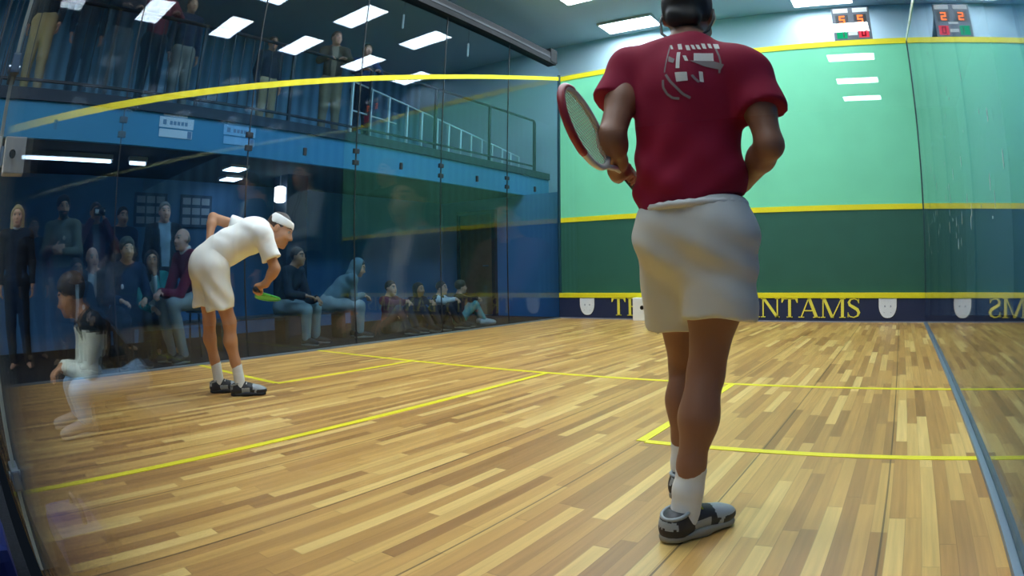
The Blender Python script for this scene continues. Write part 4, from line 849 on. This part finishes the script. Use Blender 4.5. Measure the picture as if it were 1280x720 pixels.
# ------------------------------------------------------------------ spectators
R = math.radians
GS, GB, GT, GR = 'spectators standing under the balcony', 'spectators seated behind the left glass', 'spectators on the balcony', 'spectators behind the back glass'
SP = [
 # standing under the balcony
 (-1.3, -.6, 10, 'blonde person in a dark coat and pale scarf at the far left under the balcony', dict(skin='light', hair='long', haircol='#b8a072', top='#23252b', collar='#b9bcc0', legs='#1e2026'), dict(h=1.70, group=GS)),
 (-2.1, .93, 0, 'person all in black standing back between the blonde and the bearded spectators', dict(skin='light', hair='short', top='#15171b', legs='#14161a'), dict(h=1.66, group=GS)),
 (-1.25, 1.24, -28, 'bearded person in an olive grey sweater standing with crossed arms', dict(skin='light', beard=1, hair='thick', haircol='#171412', top='#6e7468', legs='#1b2130', hem=.02, badge=(-.06, .02), topname='sweater'), dict(h=1.80, arms='crossed', look=.5, group=GS)),
 (-1.62, 1.79, 0, 'person in a maroon jacket standing and raising a black camera to the face', dict(skin='tan', hair='short', top='#4a2030', front='#5d6470', legs='#1c2028'), dict(h=1.79, arms='face', group=GS)),
 (-2.05, 2.33, 5, 'tall person in dark navy standing beside the photographer', dict(skin='light', hair='short', top='#1a2138', legs='#161a22', badge=(.05, -.06)), dict(h=1.80, group=GS)),
 (-1.3, 2.72, -8, 'grey-haired person in an open dark jacket over a grey blue shirt, standing', dict(skin='pink', hair='short', haircol='#77716a', top='#22262e', front='#7f97a6', frontw=.085, legs='#20242c'), dict(h=1.78, group=GS)),
 # seated along the left glass
 (-.5, 2.85, -78, 'bald person in a maroon sweater leaning forward left of the bent player', dict(skin='pink', hair='bald', haircol='#8d8378', top='#7a2036', legs='#8d9294', shoes='#23262b', topname='sweater', collar='#c9c9c9'), dict(kind='sit', seat=.54, arms=('knees', 'knees'), lean=.35, look=.1, tuck=.34, group=GB)),
 (-1.02, 2.42, -15, 'brown-haired person in a teal and white top seated with a bare forearm raised', dict(skin='tan', hair='long', haircol='#352a26', top='#3d9a96', front='#c5d2d2', legs='#252a36', shoes='#23262b', topname='top'), dict(kind='sit', seat=.38, arms=('chin', 'knees'), lean=.42, h=1.66, group=GB)),
 (-.62, 1.91, 0, 'person with grey green hair and a navy jacket with a small white badge, seated', dict(skin='light', hair='thick', haircol='#4b5248', top='#1d2b44', legs='#20242c', shoes='#202226', badge=(.07, .0)), dict(kind='sit', seat=.42, tuck=.24, arms='lap', lean=.3, group=GB)),
 (-1.02, 1.62, -15, 'bald person in a dark jacket seated with a hand on the mouth', dict(skin='pink', hair='bald', haircol='#9c9186', top='#23262c', front='#b9bfc2', legs='#1d2026', shoes='#202226'), dict(kind='sit', seat=.38, arms=('knees', 'chin'), lean=.42, look=.35, group=GB)),
 (-.62, 1.25, 5, 'young person in a black jacket with white piping seated nearest the back glass', dict(skin='brown', hair='short', top='#15181d', front='#c7ced6', frontw=.022, legs='#14171c', shoes='#202226', badge=(-.08, -.02)), dict(kind='sit', seat=.30, tuck=.24, arms='lap', lean=.34, h=1.6, group=GB)),
 (-1.02, 4.42, 25, 'person in a dark jacket and pale trousers seated right of the bent player', dict(skin='tan', hair='short', top='#27303a', legs='#8fa0a2', shoes='#2b2d30'), dict(kind='sit', seat=.38, arms=('knees', 'lap'), lean=.42, group=GB)),
 (-1.02, 5.2, 65, 'hunched person in a hooded grey teal jacket and pale trousers, face hidden', dict(skin='light', hair='short', top='#66808a', hood='up', legs='#98a3a4', shoes='#2b2d30', bulk=1.12), dict(kind='sit', seat=.38, arms='knees', lean=.85, look=-.3, nod=.4, group=GB)),
 (-.88, 6.25, 10, 'child in a maroon shirt sitting on the floor behind the left glass', dict(skin='light', hair='short', top='#6a2334', legs='#2a2f3a', shoes='#202226', topname='shirt'), dict(kind='floor', arms='knees', h=1.42, lean=.1, group=GB)),
 (-.88, 6.85, 0, 'child in a dark top sitting on the floor right of the maroon shirted child', dict(skin='tan', hair='long', haircol='#221b18', top='#20242b', legs='#262a33', shoes='#202226', topname='shirt'), dict(kind='floor', arms='knees', h=1.34, lean=.15, group=GB)),
 (-.86, 7.3, 20, 'child in a black jacket with broad white sleeves sitting on the floor', dict(skin='light', hair='short', haircol='#2c211a', top='#1a1d22', sleeves='#c9d1d4', legs='#1d2026', shoes='#202226'), dict(kind='floor', arms='knees', h=1.36, lean=.2, group=GB)),
 (-.86, 7.85, 55, 'child in teal trousers sitting on the floor nearest the wooden door', dict(skin='light', hair='thick', haircol='#4a3a26', top='#22262e', legs='#5fa3a0', shoes='#c9ced0'), dict(kind='floor', arms='knees', h=1.34, lean=.1, group=GB)),
 # balcony
 (-1.4, -.55, 20, 'person in a dark jacket and khaki trousers at the left end of the balcony rail', dict(skin='light', hair='short', top='#262b33', legs='#b3a274', shoes='#222222'), dict(h=1.8, z=Z1, group=GT)),
 (-1.5, -1.25, 0, 'person in dark clothes standing back from the rail beside the khaki trousers', dict(skin='light', hair='short', top='#1e242e', legs='#1c222c', shoes='#222222'), dict(h=1.75, z=Z1, group=GT)),
 (-1.42, 1.75, 0, 'person in a dark top and grey trousers leaning at the balcony rail', dict(skin='pink', hair='short', top='#262c3a', legs='#70767a', shoes='#222222'), dict(h=1.76, z=Z1, arms='rail', group=GT)),
 (-1.42, 2.3, 0, 'person in a maroon sweater leaning both arms on the balcony rail', dict(skin='pink', hair='short', top='#7a2d3c', legs='#1b2230', shoes='#222222', topname='sweater'), dict(h=1.76, z=Z1, arms='rail', lean=.12, group=GT)),
 (-1.6, 2.85, 0, 'person in navy with pale grey trousers right of the maroon sweater on the balcony', dict(skin='light', hair='short', top='#1f2c44', legs='#8d8f88', shoes='#222222'), dict(h=1.72, z=Z1, group=GT)),
 (-2.0, 4.6, 0, 'person in beige trousers standing back at the middle of the balcony', dict(skin='light', hair='short', top='#2a3646', legs='#a79d7f', shoes='#222222'), dict(h=1.62, z=Z1, group=GT)),
 (-1.4, 5.43, -30, 'person in a brown jacket resting a hand on the rail at mid balcony', dict(skin='pink', hair='short', haircol='#5a4a3c', top='#4b443c', front='#8d8578', legs='#8f8a72', shoes='#222222'), dict(h=1.68, z=Z1, arms='rail', lean=.18, look=.4, group=GT)),
 (-1.4, 6.06, -20, 'person in blue leaning on the rail next to the white posts', dict(skin='pink', hair='short', top='#24406a', legs='#222c3c', shoes='#222222'), dict(h=1.62, z=Z1, arms='rail', lean=.2, group=GT)),
 # behind the camera, seen mirrored in the back glass
 (2.2, -1.08, 92, 'person in blue jeans and a dark vest with white sleeves crouched on a low bench', dict(skin='tan', hair='thick', haircol='#2b2420', top='#20262c', sleeves='#e6f0e6', legs='#8fb8dc', shoes='#77777c', topname='vest'), dict(kind='sit', seat=.19, arms='knees', lean=.75, look=.4, nod=.3, h=1.62, group=GR)),
 (3.86, -2.02, 80, 'person in a dark suit and pale shirt seated close behind the back glass', dict(skin='pink', hair='short', haircol='#4a443e', top='#7b90a4', front='#e4eef6', legs='#2a2f38', shoes='#222222'), dict(kind='sit', seat=.38, arms='lap', h=1.78, group=GR)),
 (3.7, -3.1, 85, 'person in a dark top seated with a raised hand behind the suited person', dict(skin='pink', hair='short', top='#6a4458', legs='#2a2f38', shoes='#222222'), dict(kind='sit', seat=.38, arms=('lap', 'chin'), lean=.1, h=1.76, group=GR)),
 (1.06, -2.7, 92, 'person in a dark coat with a pale lapel standing behind the back glass', dict(skin='light', hair='short', top='#262a32', front='#aeb7ba', legs='#20242c', shoes='#222222'), dict(h=1.76, group=GR)),
 (.62, -3.1, 92, 'person in plain dark clothes standing furthest left behind the back glass', dict(skin='light', hair='short', top='#2a2630', legs='#20242c', shoes='#222222'), dict(h=1.74, group=GR)),
 (1.77, -2.85, 92, 'person in a pale shirt and dark lanyard standing behind the back glass', dict(skin='tan', hair='short', top='#9fb3bd', front='#2a333d', frontw=.018, legs='#242a34', shoes='#222222', topname='shirt'), dict(h=1.76, arms='lap', group=GR)),
 (2.0, -3.6, 92, 'person in a navy coat standing right of the pale shirt behind the back glass', dict(skin='pink', hair='short', haircol='#6a645c', top='#20304a', legs='#20242c', shoes='#222222'), dict(h=1.84, group=GR)),
]
for x, y, az, lab, st, k in SP: spectator(x, y, az, lab, st, **k)
# the things spectators hold
cam_ = empty('camera', (-1.62 + .225, 1.79, 1.66), label='black camera with white markings held to the face of the maroon jacketed spectator', cat='camera')
MB().box(-.035, .035, -.075, .075, -.045, .045, .008).box(-.02, .02, -.03, .03, .045, .062, .004).done('camera_body', mat('cam_black', '#0e0f12', .4), cam_)
MB().tube([(.035, .012, -.005), (.09, .012, -.005), (.1, .012, -.005)], .034, 18).done('lens', mat('cam_black', ''), cam_, True)
for a, b, c, d in ((-.068, -.045, -.02, .025), (-.038, -.02, -.02, .025), (.05, .074, .0, .02)): MB().box(.034, .038, a, b, c, d).done('marking', mat('cam_white', '#dfe3e6', .5), cam_)
# ------------------------------------------------------------------ camera and picture settings
cd = bpy.data.cameras.new('camera'); co = bpy.data.objects.new('view_camera', cd); COL.objects.link(co); SC.camera = co
yaw, pitch, roll = .4551, -.0317, -.0168
fwd = V(-math.sin(yaw) * math.cos(pitch), math.cos(yaw) * math.cos(pitch), math.sin(pitch)); rgt = V(math.cos(yaw), math.sin(yaw), 0); upv = np.cross(rgt, fwd)
r2 = rgt * math.cos(roll) + upv * math.sin(roll); u2 = -rgt * math.sin(roll) + upv * math.cos(roll)
M = Matrix.Identity(4)
for i in range(3): M[i][0], M[i][1], M[i][2] = r2[i], u2[i], -fwd[i]
M.translation = Vector((5.9715, -.0934, .8167)); co.matrix_world = M
cd.type = 'PANO'; cd.panorama_type = 'FISHEYE_LENS_POLYNOMIAL'; cd.fisheye_fov = PI; cd.sensor_width = 36; cd.sensor_height = 20.25; cd.sensor_fit = 'HORIZONTAL'
cd.fisheye_polynomial_k0 = 0; cd.fisheye_polynomial_k1 = -0.04499092; cd.fisheye_polynomial_k2 = -8.83474e-05; cd.fisheye_polynomial_k3 = 3.1118e-06; cd.fisheye_polynomial_k4 = -3.14532e-07
cd.shift_x = -131.385 / 1280; cd.shift_y = 9.598 / 1280; cd.clip_start = .005; cd.clip_end = 60
w = bpy.data.worlds.new('hall_air'); SC.world = w; w.use_nodes = True
w.node_tree.nodes['Background'].inputs[0].default_value = (.02, .03, .045, 1); w.node_tree.nodes['Background'].inputs[1].default_value = .2
vs = SC.view_settings; vs.view_transform = 'Standard'; vs.look = 'None'; vs.gamma = 1; vs.exposure = 0; vs.use_curve_mapping = False
cy = SC.cycles; cy.use_denoising = True; cy.max_bounces = 12; cy.diffuse_bounces = 4; cy.glossy_bounces = 5; cy.transparent_max_bounces = 24; cy.transmission_bounces = 4; cy.sample_clamp_indirect = 6; cy.caustics_reflective = False
